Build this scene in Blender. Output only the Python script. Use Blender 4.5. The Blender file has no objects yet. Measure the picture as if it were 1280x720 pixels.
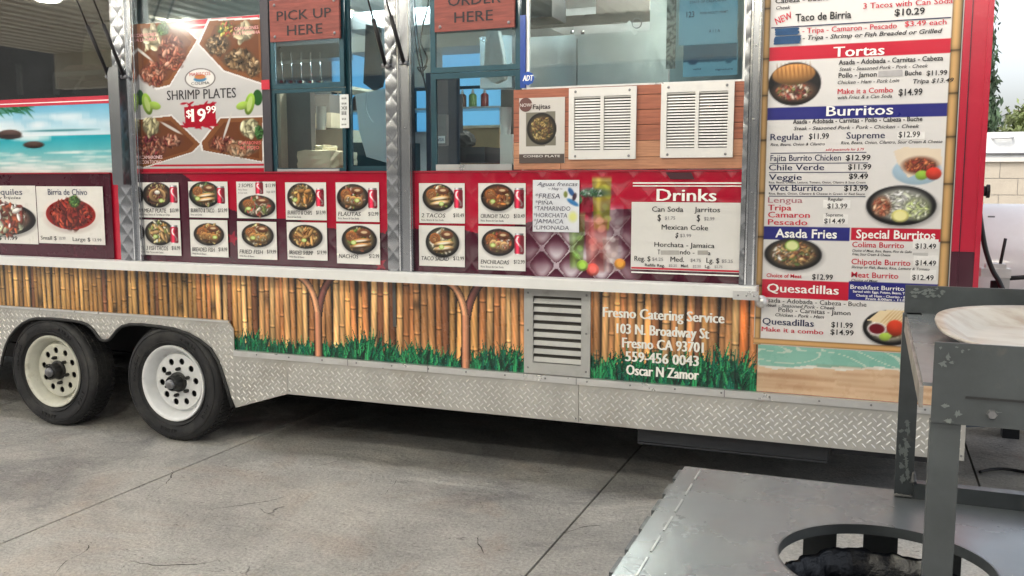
import bpy, bmesh, math, random
import numpy as np
from mathutils import Vector, Matrix
R = math.radians
random.seed(7); rng = np.random.default_rng(7)
scene = bpy.context.scene
COL = scene.collection

# ------------------------------------------------------------------ camera, sky, sun, exposure
YAW, PIT, FPX = R(21.4), R(6.6), 1152.0
CAM = np.array([0, -4.66, 1.65])
cam = bpy.data.cameras.new('camera'); cam_o = bpy.data.objects.new('camera', cam); COL.objects.link(cam_o)
cam.sensor_width = 36; cam.lens = 36 * FPX / 1280; cam.clip_start = 0.05; cam.clip_end = 2000
cam_o.location = CAM; cam_o.rotation_euler = (math.pi / 2 - PIT, 0, YAW)
scene.camera = cam_o
world = bpy.data.worlds.new('World'); scene.world = world; world.use_nodes = True
wn = world.node_tree; bg = wn.nodes['Background']
sky = wn.nodes.new('ShaderNodeTexSky'); sky.sky_type = 'NISHITA'; sky.sun_disc = False
SUN_EL, SUN_AZ = R(55), R(225)
sky.sun_elevation = SUN_EL; sky.sun_rotation = SUN_AZ; sky.air_density = 1.0; sky.dust_density = 5.0; sky.ozone_density = 0.6
hs = wn.nodes.new('ShaderNodeHueSaturation'); hs.inputs['Saturation'].default_value = 0.35
wn.links.new(sky.outputs[0], hs.inputs['Color']); wn.links.new(hs.outputs[0], bg.inputs['Color'])
bg.inputs['Strength'].default_value = 0.15
sun = bpy.data.lights.new('sun', 'SUN'); sun.energy = 1.2; sun.angle = R(10); sun.color = (1, .95, .87)
sun_o = bpy.data.objects.new('sun', sun); COL.objects.link(sun_o)
d = Vector((math.sin(SUN_AZ) * math.cos(SUN_EL), math.cos(SUN_AZ) * math.cos(SUN_EL), math.sin(SUN_EL)))
sun_o.rotation_euler = d.to_track_quat('Z', 'Y').to_euler()
scene.view_settings.view_transform = 'Standard'; scene.view_settings.look = 'None'
scene.view_settings.exposure = 1.38; scene.view_settings.gamma = 1.0
scene.cycles.max_bounces = 8; scene.cycles.transparent_max_bounces = 12
scene.cycles.glossy_bounces = 4; scene.cycles.diffuse_bounces = 4

# ------------------------------------------------------------------ helpers
fw = np.array([-math.sin(YAW) * math.cos(PIT), math.cos(YAW) * math.cos(PIT), -math.sin(PIT)])
rt = np.array([math.cos(YAW), math.sin(YAW), 0]); upv = np.cross(rt, fw)
def P(px, py, y=0.0):
    """photograph measurement -> (x, z) in metres on the plane y = const"""
    dd = fw + rt * (px - 640) / FPX - upv * (py - 360) / FPX
    t = (y - CAM[1]) / dd[1]; p = CAM + dd * t
    return float(p[0]), float(p[2])
def G(px, py, z=0.0):
    dd = fw + rt * (px - 640) / FPX - upv * (py - 360) / FPX
    t = (z - CAM[2]) / dd[2]; p = CAM + dd * t
    return float(p[0]), float(p[1])
def rect(x0, y0, x1, y1, y=0.0):
    """photo rectangle (left, top, right, bottom) -> x0, z0, x1, z1"""
    ym, xm = (y0 + y1) / 2, (x0 + x1) / 2
    return P(x0, ym, y)[0], P(xm, y1, y)[1], P(x1, ym, y)[0], P(xm, y0, y)[1]
def lin(c):
    c = np.asarray(c, dtype=float) / 255.0
    return np.where(c <= .04045, c / 12.92, ((c + .055) / 1.055) ** 2.4)
def L4(r, g, b): return tuple(float(v) for v in lin((r, g, b))) + (1.0,)

MATS = {}
def mat(name, col=(.5, .5, .5), rough=.5, metal=0.0, var=0.0, vscale=8.0, bump=0.0, bscale=40.0, rvar=0.0, coat=0.0, dirt=None, dscale=3.0, damt=.5, dpos=.55, emit=0, stretch=None):
    if name in MATS: return MATS[name]
    m = bpy.data.materials.new(name); m.use_nodes = True; MATS[name] = m
    nt = m.node_tree; N = nt.nodes; K = nt.links; b = N['Principled BSDF']
    b.inputs['Roughness'].default_value = rough; b.inputs['Metallic'].default_value = metal
    if col == 'attr': b.inputs['Specular IOR Level'].default_value = .35
    b.inputs['Coat Weight'].default_value = coat; b.inputs['Coat Roughness'].default_value = .08
    tc = N.new('ShaderNodeTexCoord'); co = tc.outputs['Object']
    if stretch:
        mp = N.new('ShaderNodeMapping'); mp.inputs['Scale'].default_value = stretch; K.new(co, mp.inputs['Vector']); co = mp.outputs[0]
    if col == 'attr':
        a = N.new('ShaderNodeAttribute'); a.attribute_name = 'Col'; src = a.outputs['Color']
    else:
        r_ = N.new('ShaderNodeRGB'); r_.outputs[0].default_value = tuple(col[:3]) + (1,); src = r_.outputs[0]
    def noise(sc, det=5):
        n = N.new('ShaderNodeTexNoise'); n.inputs['Scale'].default_value = sc; n.inputs['Detail'].default_value = det
        n.inputs['Roughness'].default_value = .62; K.new(co, n.inputs['Vector']); return n.outputs['Fac']
    if var:
        n = noise(vscale); mr = N.new('ShaderNodeMapRange'); mr.inputs[1].default_value = .3; mr.inputs[2].default_value = .7
        mr.inputs[3].default_value = 1 - var; mr.inputs[4].default_value = 1 + var; K.new(n, mr.inputs[0])
        mx = N.new('ShaderNodeVectorMath'); mx.operation = 'SCALE'; K.new(src, mx.inputs[0]); K.new(mr.outputs[0], mx.inputs['Scale']); src = mx.outputs[0]
    if dirt:
        n = noise(dscale, 9); mr = N.new('ShaderNodeMapRange'); mr.inputs[1].default_value = dpos; mr.inputs[2].default_value = dpos + .12
        mr.inputs[4].default_value = damt; K.new(n, mr.inputs[0])
        mx = N.new('ShaderNodeMix'); mx.data_type = 'RGBA'; K.new(mr.outputs[0], mx.inputs['Factor']); K.new(src, mx.inputs[6])
        mx.inputs[7].default_value = tuple(dirt[:3]) + (1,); src = mx.outputs[2]
    K.new(src, b.inputs['Base Color'])
    if rvar:
        n = noise(vscale * 1.7); mr = N.new('ShaderNodeMapRange'); mr.inputs[1].default_value = .3; mr.inputs[2].default_value = .7
        mr.inputs[3].default_value = max(.02, rough - rvar); mr.inputs[4].default_value = min(1, rough + rvar); K.new(n, mr.inputs[0]); K.new(mr.outputs[0], b.inputs['Roughness'])
    if bump:
        n = noise(bscale); bp = N.new('ShaderNodeBump'); bp.inputs['Strength'].default_value = 1; bp.inputs['Distance'].default_value = bump
        K.new(n, bp.inputs['Height']); K.new(bp.outputs[0], b.inputs['Normal'])
    if emit:
        b.inputs['Emission Color'].default_value = tuple(col[:3]) + (1,); b.inputs['Emission Strength'].default_value = emit
    return m
def flat(c, rough=.6):
    return mat('print_%d_%d_%d_%d' % (*c, int(rough * 100)), tuple(lin(c)), rough, var=.06, vscale=60)
def glass_mat(name, tint, refl, base=0.04):
    if name in MATS: return MATS[name]
    m = bpy.data.materials.new(name); m.use_nodes = True; MATS[name] = m
    nt = m.node_tree; N = nt.nodes; K = nt.links
    for n in list(N):
        if n.type != 'OUTPUT_MATERIAL': N.remove(n)
    out = [n for n in N if n.type == 'OUTPUT_MATERIAL'][0]
    tr = N.new('ShaderNodeBsdfTransparent'); tr.inputs[0].default_value = tint + (1,)
    gl = N.new('ShaderNodeBsdfGlossy'); gl.inputs['Roughness'].default_value = .012
    lw = N.new('ShaderNodeLayerWeight'); lw.inputs['Blend'].default_value = .35
    mr = N.new('ShaderNodeMapRange'); mr.inputs[3].default_value = base; mr.inputs[4].default_value = refl; K.new(lw.outputs['Fresnel'], mr.inputs[0])
    mx = N.new('ShaderNodeMixShader'); K.new(mr.outputs[0], mx.inputs[0]); K.new(tr.outputs[0], mx.inputs[1]); K.new(gl.outputs[0], mx.inputs[2])
    K.new(mx.outputs[0], out.inputs[0]); return m

ROOTLOC = {}
def link(o, parent=None):
    COL.objects.link(o)
    if parent is not None:
        o.parent = parent
        if parent.name in ROOTLOC: o.matrix_parent_inverse = Matrix.Translation(ROOTLOC[parent.name]).inverted()
    return o
def thing(name, label, cat, loc=(0, 0, 0), group=None):
    o = bpy.data.objects.new(name, None); COL.objects.link(o); o.location = loc; o.empty_display_size = .1
    o['label'] = label; o['category'] = cat; ROOTLOC[o.name] = Vector(loc)
    if group: o['group'] = group
    return o
def tag(o, label, cat=None, group=None):
    o['label'] = label
    if cat: o['category'] = cat
    if group: o['group'] = group
    return o
def meshobj(name, verts, faces, m, parent=None, smooth=False):
    me = bpy.data.meshes.new(name); me.from_pydata([tuple(v) for v in verts], [], faces); me.update()
    if m is not None: me.materials.append(m)
    if smooth:
        for p in me.polygons: p.use_smooth = True
    return link(bpy.data.objects.new(name, me), parent)
def bmobj(name, bm, m, parent=None, smooth=False, bevel=0, seg=2):
    me = bpy.data.meshes.new(name)
    if bevel:
        bmesh.ops.bevel(bm, geom=[e for e in bm.edges if len(e.link_faces) == 2 and e.calc_face_angle() > .6], offset=bevel, segments=seg, affect='EDGES', clamp_overlap=True)
    bmesh.ops.recalc_face_normals(bm, faces=bm.faces)
    bm.to_mesh(me); bm.free()
    if m is not None: me.materials.append(m)
    if smooth:
        for p in me.polygons: p.use_smooth = True
    return link(bpy.data.objects.new(name, me), parent)
def box_into(bm, x0, y0, z0, x1, y1, z1, M=None):
    v = [bm.verts.new(c) for c in [(x0, y0, z0), (x1, y0, z0), (x1, y1, z0), (x0, y1, z0), (x0, y0, z1), (x1, y0, z1), (x1, y1, z1), (x0, y1, z1)]]
    if M is not None:
        for q in v: q.co = M @ q.co
    for f in [(0, 3, 2, 1), (4, 5, 6, 7), (0, 1, 5, 4), (1, 2, 6, 5), (2, 3, 7, 6), (3, 0, 4, 7)]: bm.faces.new([v[i] for i in f])
def box(name, a, b, m, parent=None, bevel=0.0, M=None):
    bm = bmesh.new(); box_into(bm, min(a[0], b[0]), min(a[1], b[1]), min(a[2], b[2]), max(a[0], b[0]), max(a[1], b[1]), max(a[2], b[2]), M)
    return bmobj(name, bm, m, parent, bevel=bevel)
def pxbox(name, r, y0, y1, m, parent=None, bevel=0.0, y=None):
    """photo rectangle r at depth y0 (front face), thickness to y1"""
    x0, z0, x1, z1 = rect(*r, y=y0 if y is None else y)
    return box(name, (x0, y0, z0), (x1, y1, z1), m, parent, bevel)
def tube_into(bm, pts, r, seg=8, cap=True):
    rings = []; pts = [Vector(p) for p in pts]; n = len(pts)
    rr = r if isinstance(r, (list, tuple)) else [r] * n
    t0 = (pts[1] - pts[0]).normalized(); a = Vector((0, 0, 1)) if abs(t0.z) < .9 else Vector((1, 0, 0)); u = t0.cross(a).normalized()
    for i, p in enumerate(pts):
        t = (pts[min(i + 1, n - 1)] - pts[max(i - 1, 0)]).normalized(); u = (u - t * u.dot(t)).normalized(); w = t.cross(u)
        rings.append([bm.verts.new(p + (u * math.cos(k * 2 * math.pi / seg) + w * math.sin(k * 2 * math.pi / seg)) * rr[i]) for k in range(seg)])
    for i in range(n - 1):
        for k in range(seg): bm.faces.new([rings[i][k], rings[i][(k + 1) % seg], rings[i + 1][(k + 1) % seg], rings[i + 1][k]])
    if cap: bm.faces.new(rings[0][::-1]); bm.faces.new(rings[-1])
def tube(name, pts, r, m, parent=None, seg=8):
    bm = bmesh.new(); tube_into(bm, pts, r, seg); return bmobj(name, bm, m, parent, smooth=True)
def smoothpath(pts, n=6):
    out = []; pts = [Vector(p) for p in pts]; q = [pts[0]] + pts + [pts[-1]]
    for i in range(1, len(q) - 2):
        for k in range(n):
            t = k / n; a, b, c, e = q[i - 1], q[i], q[i + 1], q[i + 2]
            out.append(.5 * ((2 * b) + (c - a) * t + (2 * a - 5 * b + 4 * c - e) * t * t + (3 * b - a - 3 * c + e) * t ** 3))
    out.append(pts[-1]); return out
def lathe(name, prof, origin, m, parent=None, seg=48, smooth=True, axis='y'):
    """prof: (radius, offset along axis); open profile, spun round the axis"""
    vs = []; fs = []; n = len(prof)
    for k in range(seg):
        a = 2 * math.pi * k / seg
        for (r, o) in prof:
            vs.append((origin[0] + r * math.cos(a), origin[1] + o, origin[2] + r * math.sin(a)) if axis == 'y' else (origin[0] + r * math.cos(a), origin[1] + r * math.sin(a), origin[2] + o))
    for k in range(seg):
        for i in range(n - 1):
            a, b = k * n + i, ((k + 1) % seg) * n + i; fs.append((a, a + 1, b + 1, b))
    o = meshobj(name, vs, fs, m, parent, smooth)
    if smooth: o.data.set_sharp_from_angle(angle=R(40))
    return o
def plate(name, outline, holes, yf, th, m, parent=None, horizontal=False):
    """flat plate with holes from 2D outlines: (x,z) upright with front face at y=yf, or (x,y) lying with top at z=yf"""
    cu = bpy.data.curves.new(name + '_outline', 'CURVE'); cu.dimensions = '2D'; cu.fill_mode = 'BOTH'; cu.extrude = th / 2
    for o in [outline] + list(holes):
        s = cu.splines.new('POLY'); s.points.add(len(o) - 1); s.use_cyclic_u = True
        for i, q in enumerate(o): s.points[i].co = (q[0], q[1], 0, 1)
    ob = bpy.data.objects.new('outline_source', cu); me = bpy.data.meshes.new_from_object(ob)
    bpy.data.objects.remove(ob); bpy.data.curves.remove(cu)
    n = len(me.vertices); a = np.empty(n * 3); me.vertices.foreach_get('co', a); a = a.reshape(-1, 3)
    if horizontal: b = np.stack([a[:, 0], a[:, 1], yf - th / 2 + a[:, 2]], 1)
    else: b = np.stack([a[:, 0], yf + th / 2 - a[:, 2], a[:, 1]], 1)
    me.vertices.foreach_set('co', b.ravel()); me.materials.clear(); me.materials.append(m); me.name = name; me.update()
    bm = bmesh.new(); bm.from_mesh(me); bmesh.ops.remove_doubles(bm, verts=bm.verts, dist=1e-5); bmesh.ops.recalc_face_normals(bm, faces=bm.faces); bm.to_mesh(me); bm.free()
    return link(bpy.data.objects.new(name, me), parent)
def circ(cx, cz, r, n=32, rz=None): return [(cx + r * math.cos(2 * math.pi * i / n), cz + (rz or r) * math.sin(2 * math.pi * i / n)) for i in range(n)]

# ---- lettering: strings set as flat letters on their surface
_tc = {}
def glyphs(s, bold, ital):
    k = (s, bold, ital)
    if k in _tc: return _tc[k]
    cu = bpy.data.curves.new('text', 'FONT'); cu.body = s; cu.size = 1; cu.resolution_u = 2; cu.offset = bold; cu.shear = ital
    cu.fill_mode = 'FRONT'
    ob = bpy.data.objects.new('text_source', cu); me = bpy.data.meshes.new_from_object(ob)
    a = np.empty(len(me.vertices) * 3); me.vertices.foreach_get('co', a); a = a.reshape(-1, 3)
    f = [tuple(p.vertices) for p in me.polygons]
    bpy.data.objects.remove(ob); bpy.data.curves.remove(cu); bpy.data.meshes.remove(me)
    _tc[k] = (a, f); return _tc[k]
CAPH = float(np.ptp(glyphs('H', 0, 0)[0][:, 1]))
class Letters:
    def __init__(s, y): s.y = y; s.v = []; s.f = []; s.mi = []; s.mats = []
    def add(s, txt, x0, z0, x1, z1, h, col, bold=.012, ital=0.0):
        """metres: baseline from (x0,z0) to (x1,z1), cap height h"""
        a, f = glyphs(txt, bold, ital)
        if len(a) == 0: return
        if bold > .0201:
            g = (bold - .014) * h / CAPH * .8; y0_ = s.y
            for k_, sh_ in enumerate((-g, g)):
                s.y = y0_ - .00004 * (k_ + 1); s.add(txt, x0 + sh_, z0, x1 + sh_, z1, h, col, 0.0, ital)
            s.y = y0_; bold = 0.0; a, f = glyphs(txt, bold, ital)
        w = np.ptp(a[:, 0]); Ln = math.hypot(x1 - x0, z1 - z0); ux, uz = (x1 - x0) / Ln, (z1 - z0) / Ln
        u = (a[:, 0] - a[:, 0].min()) * Ln / w; vv = a[:, 1] * h / CAPH
        n0 = len(s.v)
        s.v += [(x0 + u[i] * ux - vv[i] * uz, s.y, z0 + u[i] * uz + vv[i] * ux) for i in range(len(a))]
        m = flat(col)
        if m not in s.mats: s.mats.append(m)
        k = s.mats.index(m); s.f += [tuple(n0 + i for i in q) for q in f]; s.mi += [k] * len(f)
    def px(s, txt, x0, y0, x1, y1, h, col, bold=.012, ital=0.0, flatline=True):
        a = P(x0, y0, s.y); b = P(x1, y1, s.y)
        top = P((x0 + x1) / 2, (y0 + y1) / 2 - h, s.y)[1]; bot = P((x0 + x1) / 2, (y0 + y1) / 2, s.y)[1]
        if flatline: zm = (a[1] + b[1]) / 2; a = (a[0], zm); b = (b[0], zm)
        s.add(txt, a[0], a[1], b[0], b[1], top - bot, col, bold, ital)
    def quad(s, pts, col, px=True):
        n0 = len(s.v)
        for q in pts:
            if px: q = P(q[0], q[1], s.y)
            s.v.append((q[0], s.y + .0004, q[1]))
        m = flat(col)
        if m not in s.mats: s.mats.append(m)
        s.f.append(tuple(range(n0, n0 + len(pts)))); s.mi.append(s.mats.index(m))
    def line(s, x0, y0, x1, y1, w, col):
        a = P(x0, y0, s.y); b = P(x1, y1, s.y); z = (a[1] + b[1]) / 2; h = w * .0042 / 2
        s.quad([(a[0], z - h), (b[0], z - h), (b[0], z + h), (a[0], z + h)], col, False)
    def build(s, parent, name='lettering'):
        if not s.v: return
        # text faces the camera side (-y)
        me = bpy.data.meshes.new(name); me.from_pydata(s.v, [], s.f)
        for m in s.mats: me.materials.append(m)
        me.polygons.foreach_set('material_index', s.mi); me.update()
        return link(bpy.data.objects.new(name, me), parent)

# ---- printed sheets: a fine grid of points, each with the ink colour printed there
class Sheet:
    def __init__(s, x0, z0, x1, z1, y, bg=(230, 228, 225), res=220):
        s.x0, s.z0, s.x1, s.z1, s.y = x0, z0, x1, z1, y
        s.nx = max(2, int((x1 - x0) * res) + 1); s.nz = max(2, int((z1 - z0) * res) + 1)
        s.xs = np.linspace(x0, x1, s.nx); s.zs = np.linspace(z0, z1, s.nz)
        s.X, s.Z = np.meshgrid(s.xs, s.zs); s.img = np.zeros((s.nz, s.nx, 3)); s.img[:] = bg; s.res = res
        s.dy = None
    def win(s, xa, za, xb, zb):
        i0 = max(0, int((xa - s.x0) / (s.x1 - s.x0) * (s.nx - 1)) - 1); i1 = min(s.nx, int((xb - s.x0) / (s.x1 - s.x0) * (s.nx - 1)) + 3)
        j0 = max(0, int((za - s.z0) / (s.z1 - s.z0) * (s.nz - 1)) - 1); j1 = min(s.nz, int((zb - s.z0) / (s.z1 - s.z0) * (s.nz - 1)) + 3)
        return slice(j0, max(j0, j1)), slice(i0, max(i0, i1))
    def blend(s, W, m, col):
        s.img[W] = s.img[W] * (1 - m[..., None]) + np.asarray(col, float) * m[..., None]
    def ell(s, cx, cz, rx, rz, col, ang=0.0, alpha=1.0, soft=None, shade=0.0):
        rr = max(rx, rz) * 1.2; W = s.win(cx - rr, cz - rr, cx + rr, cz + rr); X = s.X[W] - cx; Z = s.Z[W] - cz
        if X.size == 0: return
        c, q = math.cos(ang), math.sin(ang); u = (X * c + Z * q) / rx; v = (-X * q + Z * c) / rz
        e = np.sqrt(u * u + v * v); sf = (soft if soft else .5 / s.res) / min(rx, rz)
        m = np.clip((1 + sf - e) / (2 * sf), 0, 1) * alpha
        if shade:
            k = (1 + shade * (v - .5 * e))[..., None]; colr = np.clip(np.asarray(col, float) * k, 0, 255)
            s.img[W] = s.img[W] * (1 - m[..., None]) + colr * m[..., None]
        else: s.blend(W, m, col)
    def poly(s, pts, col, alpha=1.0):
        xs = [p[0] for p in pts]; zs = [p[1] for p in pts]; W = s.win(min(xs), min(zs), max(xs), max(zs)); X, Z = s.X[W], s.Z[W]
        if X.size == 0: return
        ins = np.zeros(X.shape, bool); n = len(pts)
        for i in range(n):
            x1, z1 = pts[i]; x2, z2 = pts[(i + 1) % n]
            if z1 == z2: continue
            c = (Z < z1) != (Z < z2); ins ^= c & (X < (x2 - x1) * (Z - z1) / (z2 - z1) + x1)
        s.blend(W, ins * alpha, col)
    def pp(s, pts, col, alpha=1.0): s.poly([P(a, b, s.y) for a, b in pts], col, alpha)
    def pe(s, px, py, rx, ry, col, **k):
        cx, cz = P(px, py, s.y); sx = P(px + 1, py, s.y)[0] - cx; sz = cz - P(px, py + 1, s.y)[1]
        s.ell(cx, cz, rx * sx, ry * sz, col, **k)
    def noise(s, amp, sx, sz, W=None):
        if W is None: W = (slice(0, s.nz), slice(0, s.nx))
        X, Z = s.X[W], s.Z[W]; t = np.zeros(X.shape); a = 1
        for o in range(4):
            ph = rng.uniform(0, 6.28, 4); th = rng.uniform(-.4, .4)
            t += a * (np.sin(X * sx * 2 ** o + ph[0] + 1.7 * np.sin(Z * sz * 2 ** o * .8 + ph[1])) * np.sin(Z * sz * 2 ** o + ph[2] + 1.3 * np.sin(X * sx * 2 ** o * .7 + ph[3] + th))); a *= .6
        s.img[W] = np.clip(s.img[W] + amp * t[..., None], 0, 255); return t
    def food(s, px, py, rx, ry, pal, n=60, size=.2, garnish=None):
        n = int(n * 2.2); size = size * .72; pal = [tuple(np.array(c_) * .80 + np.mean(c_) * .16 + 14) for c_ in pal]
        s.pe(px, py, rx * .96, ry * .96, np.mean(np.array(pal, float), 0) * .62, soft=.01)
        cx, cz = P(px, py, s.y); sx = P(px + 1, py, s.y)[0] - cx; rx *= sx; ry *= sx; q = max(rx, ry)
        for i in range(n):
            a, r = rng.uniform(0, 6.28), math.sqrt(rng.uniform(0, 1)) * (1 - i / n * .25)
            c = pal[rng.integers(len(pal))]; L = q * size * rng.uniform(.6, 1.5)
            x, z = cx + r * math.cos(a) * rx * .86, cz + r * math.sin(a) * ry * .86
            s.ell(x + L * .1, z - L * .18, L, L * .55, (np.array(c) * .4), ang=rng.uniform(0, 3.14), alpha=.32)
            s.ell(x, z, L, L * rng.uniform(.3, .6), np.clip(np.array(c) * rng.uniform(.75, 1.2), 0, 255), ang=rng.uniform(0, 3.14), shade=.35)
        if garnish:
            for (dx, dy, r, c) in garnish: s.ell(cx + dx * rx, cz + dy * ry, q * r, q * r * .8, c, shade=.3)
    def serving(s, px, py, rx, ry, pal):
        kind = rng.integers(5); A = rng.uniform(-.5, .5); tan = [(206, 158, 98), (190, 136, 78), (222, 180, 124)][rng.integers(3)]
        def at(u, v): return px + u * rx, py + v * ry
        if kind in (0, 1, 3):      # rice and beans at one side
            x, y = at(-.48, -.25); s.pe(x, y, rx * .34, ry * .4, (206, 112, 52), shade=.3); s.food(x, y, rx * .3, ry * .36, [(222, 134, 66), (196, 96, 44), (230, 160, 90)], 14, .16)
            x, y = at(.3, -.5); s.pe(x, y, rx * .4, ry * .3, (120, 70, 48), shade=.3); s.pe(x, y - 1, rx * .2, ry * .1, (214, 190, 150))
        if kind == 0:
            for k in range(3):
                x, y = at(-.3 + k * .34, .22 + .08 * k); s.pe(x + 1, y + 1.5, rx * .3, ry * .42, (60, 36, 22), ang=A, alpha=.6); s.pe(x, y, rx * .28, ry * .4, tan, ang=A, shade=.5); s.food(x, y, rx * .2, ry * .22, pal, 9, .28)
        elif kind == 1:
            for k in range(2):
                x, y = at(.08, .12 + .36 * k); s.pe(x, y + 1.5, rx * .66, ry * .22, (60, 36, 22), ang=.12, alpha=.6); s.pe(x, y, rx * .64, ry * .2, tan, ang=.12, shade=.6); s.pe(x, y - .4, rx * .4, ry * .07, (236, 230, 216), ang=.12)
        elif kind == 2:
            x, y = at(0, .05); s.pe(x, y, rx * .62, ry * .6, tan, shade=.4); s.food(x, y - 1, rx * .46, ry * .42, pal, 18, .25); s.pe(x, y - ry * .25, rx * .2, ry * .18, (240, 238, 230), shade=.3)
        elif kind == 3:
            x, y = at(.12, .3); s.food(x, y, rx * .6, ry * .42, pal, 16, .3)
        else:
            for k in range(7):
                x, y = at(rng.uniform(-.55, .55), rng.uniform(-.45, .5)); s.pe(x, y + 1, rx * .3, ry * .2, (70, 40, 22), ang=rng.uniform(0, 3), alpha=.5); s.pe(x, y, rx * .28, ry * .18, np.array(tan) * rng.uniform(.8, 1.15), ang=rng.uniform(0, 3), shade=.5)
        x, y = at(rng.uniform(-.5, .5), rng.uniform(.2, .55)); s.pe(x, y, rx * .17, ry * .17, (150, 190, 80)); s.pe(x, y, rx * .12, ry * .12, (214, 226, 160))
    def dish(s, px, py, rx, ry, pal, n=60, size=.17, plate=(28, 27, 30), garnish=None, inner=.84):
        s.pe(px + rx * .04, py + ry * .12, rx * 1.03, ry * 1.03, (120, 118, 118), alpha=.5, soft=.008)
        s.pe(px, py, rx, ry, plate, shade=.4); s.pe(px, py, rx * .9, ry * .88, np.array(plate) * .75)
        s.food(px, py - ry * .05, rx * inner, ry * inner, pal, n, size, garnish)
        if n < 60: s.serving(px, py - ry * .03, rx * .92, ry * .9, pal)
    def can(s, px, py, w, h):
        x0, z0 = P(px - w / 2, py + h / 2, s.y); x1, z1 = P(px + w / 2, py - h / 2, s.y); W = s.win(x0, z0, x1, z1); X, Z = s.X[W], s.Z[W]
        u = (X - x0) / (x1 - x0); v = (Z - z0) / (z1 - z0); e = np.where((v > .9) | (v < .06), .06, 0)
        m = ((u > e) & (u < 1 - e) & (v >= 0) & (v <= 1)).astype(float)
        k = (.55 + .75 * np.exp(-((u - .32) / .22) ** 2))[..., None]; c = np.where(((v > .92) | (v < .04))[..., None], np.array((190, 190, 195.)), np.array((204, 44, 74.)))
        wav = np.abs(u - .5 - .28 * np.sin(v * 7)) < .1; c = np.where((wav & (v > .12) & (v < .85))[..., None], np.array((235, 190, 195.)), c)
        s.img[W] = s.img[W] * (1 - m[..., None]) + np.clip(c * k, 0, 255) * m[..., None]
    def build(s, name, m, parent=None, gain=1.0, keep=None):
        nx, nz = s.nx, s.nz; y = np.full(s.X.shape, s.y) if s.dy is None else s.y + s.dy
        v = np.stack([s.X, y, s.Z], -1).reshape(-1, 3)
        i = np.arange(nx * nz).reshape(nz, nx); q = np.stack([i[:-1, :-1], i[:-1, 1:], i[1:, 1:], i[1:, :-1]], -1).reshape(-1, 4)
        if keep is not None: q = q[keep(v[q[:, 0], 0], v[q[:, 0], 2])]
        me = bpy.data.meshes.new(name); me.vertices.add(len(v)); me.vertices.foreach_set('co', v.ravel())
        me.loops.add(q.size); me.loops.foreach_set('vertex_index', q.ravel().astype(np.int32))
        me.polygons.add(len(q)); me.polygons.foreach_set('loop_start', np.arange(0, q.size, 4, dtype=np.int32))
        me.update(calc_edges=True)
        at = me.attributes.new('Col', 'FLOAT_COLOR', 'POINT'); c = np.ones((len(v), 4)); c[:, :3] = lin(np.clip(s.img, 0, 255)).reshape(-1, 3) * gain
        at.data.foreach_set('color', c.astype(np.float32).ravel()); me.materials.append(m)
        if s.dy is not None: me.polygons.foreach_set('use_smooth', [True] * len(q))
        return link(bpy.data.objects.new(name, me), parent)

VINYL = mat('printed_vinyl', 'attr', .28, var=.05, vscale=3, rvar=.1, coat=.25, bump=.0006, bscale=9)
MATTE = mat('printed_paper', 'attr', .5, var=.03, vscale=5, bump=.0015, bscale=7)
LAMIN = mat('laminated_print', 'attr', .18, var=.03, vscale=5, coat=.3, bump=.002, bscale=5)
WHITE = (236, 234, 230); BLACK = (30, 28, 32); RED = (190, 24, 52); BLUE = (38, 40, 120); NAVY = (34, 40, 78); GREY = (120, 118, 120)
GAL = mat('weathered_tread_aluminium', (.50, .49, .465), .40, .5, var=.12, vscale=5, rvar=.1, dirt=(.30, .25, .19), dscale=2.2, damt=.35, dpos=.55)
ALU = mat('brushed_aluminium', (.66, .66, .66), .35, .7, var=.06, vscale=6, rvar=.1, bump=.0004, bscale=120, dirt=(.35, .33, .3), dscale=6, damt=.25)
WALU = mat('white_coated_aluminium', (.78, .78, .77), .38, .15, var=.05, vscale=4, rvar=.08, dirt=(.45, .42, .38), dscale=7, damt=.25, dpos=.6)
STEEL = mat('polished_stainless', (.70, .71, .72), .14, 1, var=.06, vscale=4, rvar=.05, bump=.001, bscale=14)
BRSTEEL = mat('brushed_stainless', (.52, .53, .53), .34, 1, var=.1, vscale=3, rvar=.08, bump=.0004, bscale=60)
TEAL = mat('dark_teal_frame', (.012, .055, .075), .32, .3, var=.15, coat=.3)
NAVYM = mat('navy_panel', (.008, .018, .04), .35, 0, var=.2)
RUB = mat('tyre_rubber', (.014, .014, .016), .6, 0, var=.3, vscale=7, bump=.0012, bscale=90, dirt=(.06, .057, .053), dscale=5, damt=.5, dpos=.52)
TRIM = mat('black_rubber_trim', (.015, .015, .016), .55)
RIM = mat('worn_white_rim_paint', (.72, .73, .74), .42, .1, var=.08, dirt=(.25, .22, .18), dscale=9, damt=.5, dpos=.6)
RIMD = mat('worn_white_rim_paint_dusty', (.58, .575, .50), .55, .1, var=.12, dirt=(.22, .19, .14), dscale=8, damt=.6, dpos=.54)
DARK = mat('black_painted_steel', (.012, .012, .014), .6, var=.3)
DKM = mat('hub_black_metal', (.02, .02, .02), .45, .4, var=.3)
SCREW = mat('screw_steel', (.25, .25, .26), .4, .9)
REDP = mat('red_wrap', tuple(lin((176, 22, 52))), .3, var=.06, vscale=2, coat=.3, bump=.0015, bscale=6)
MAROON = mat('maroon_wrap', tuple(lin((66, 20, 38))), .3, var=.08, coat=.3)

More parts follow.
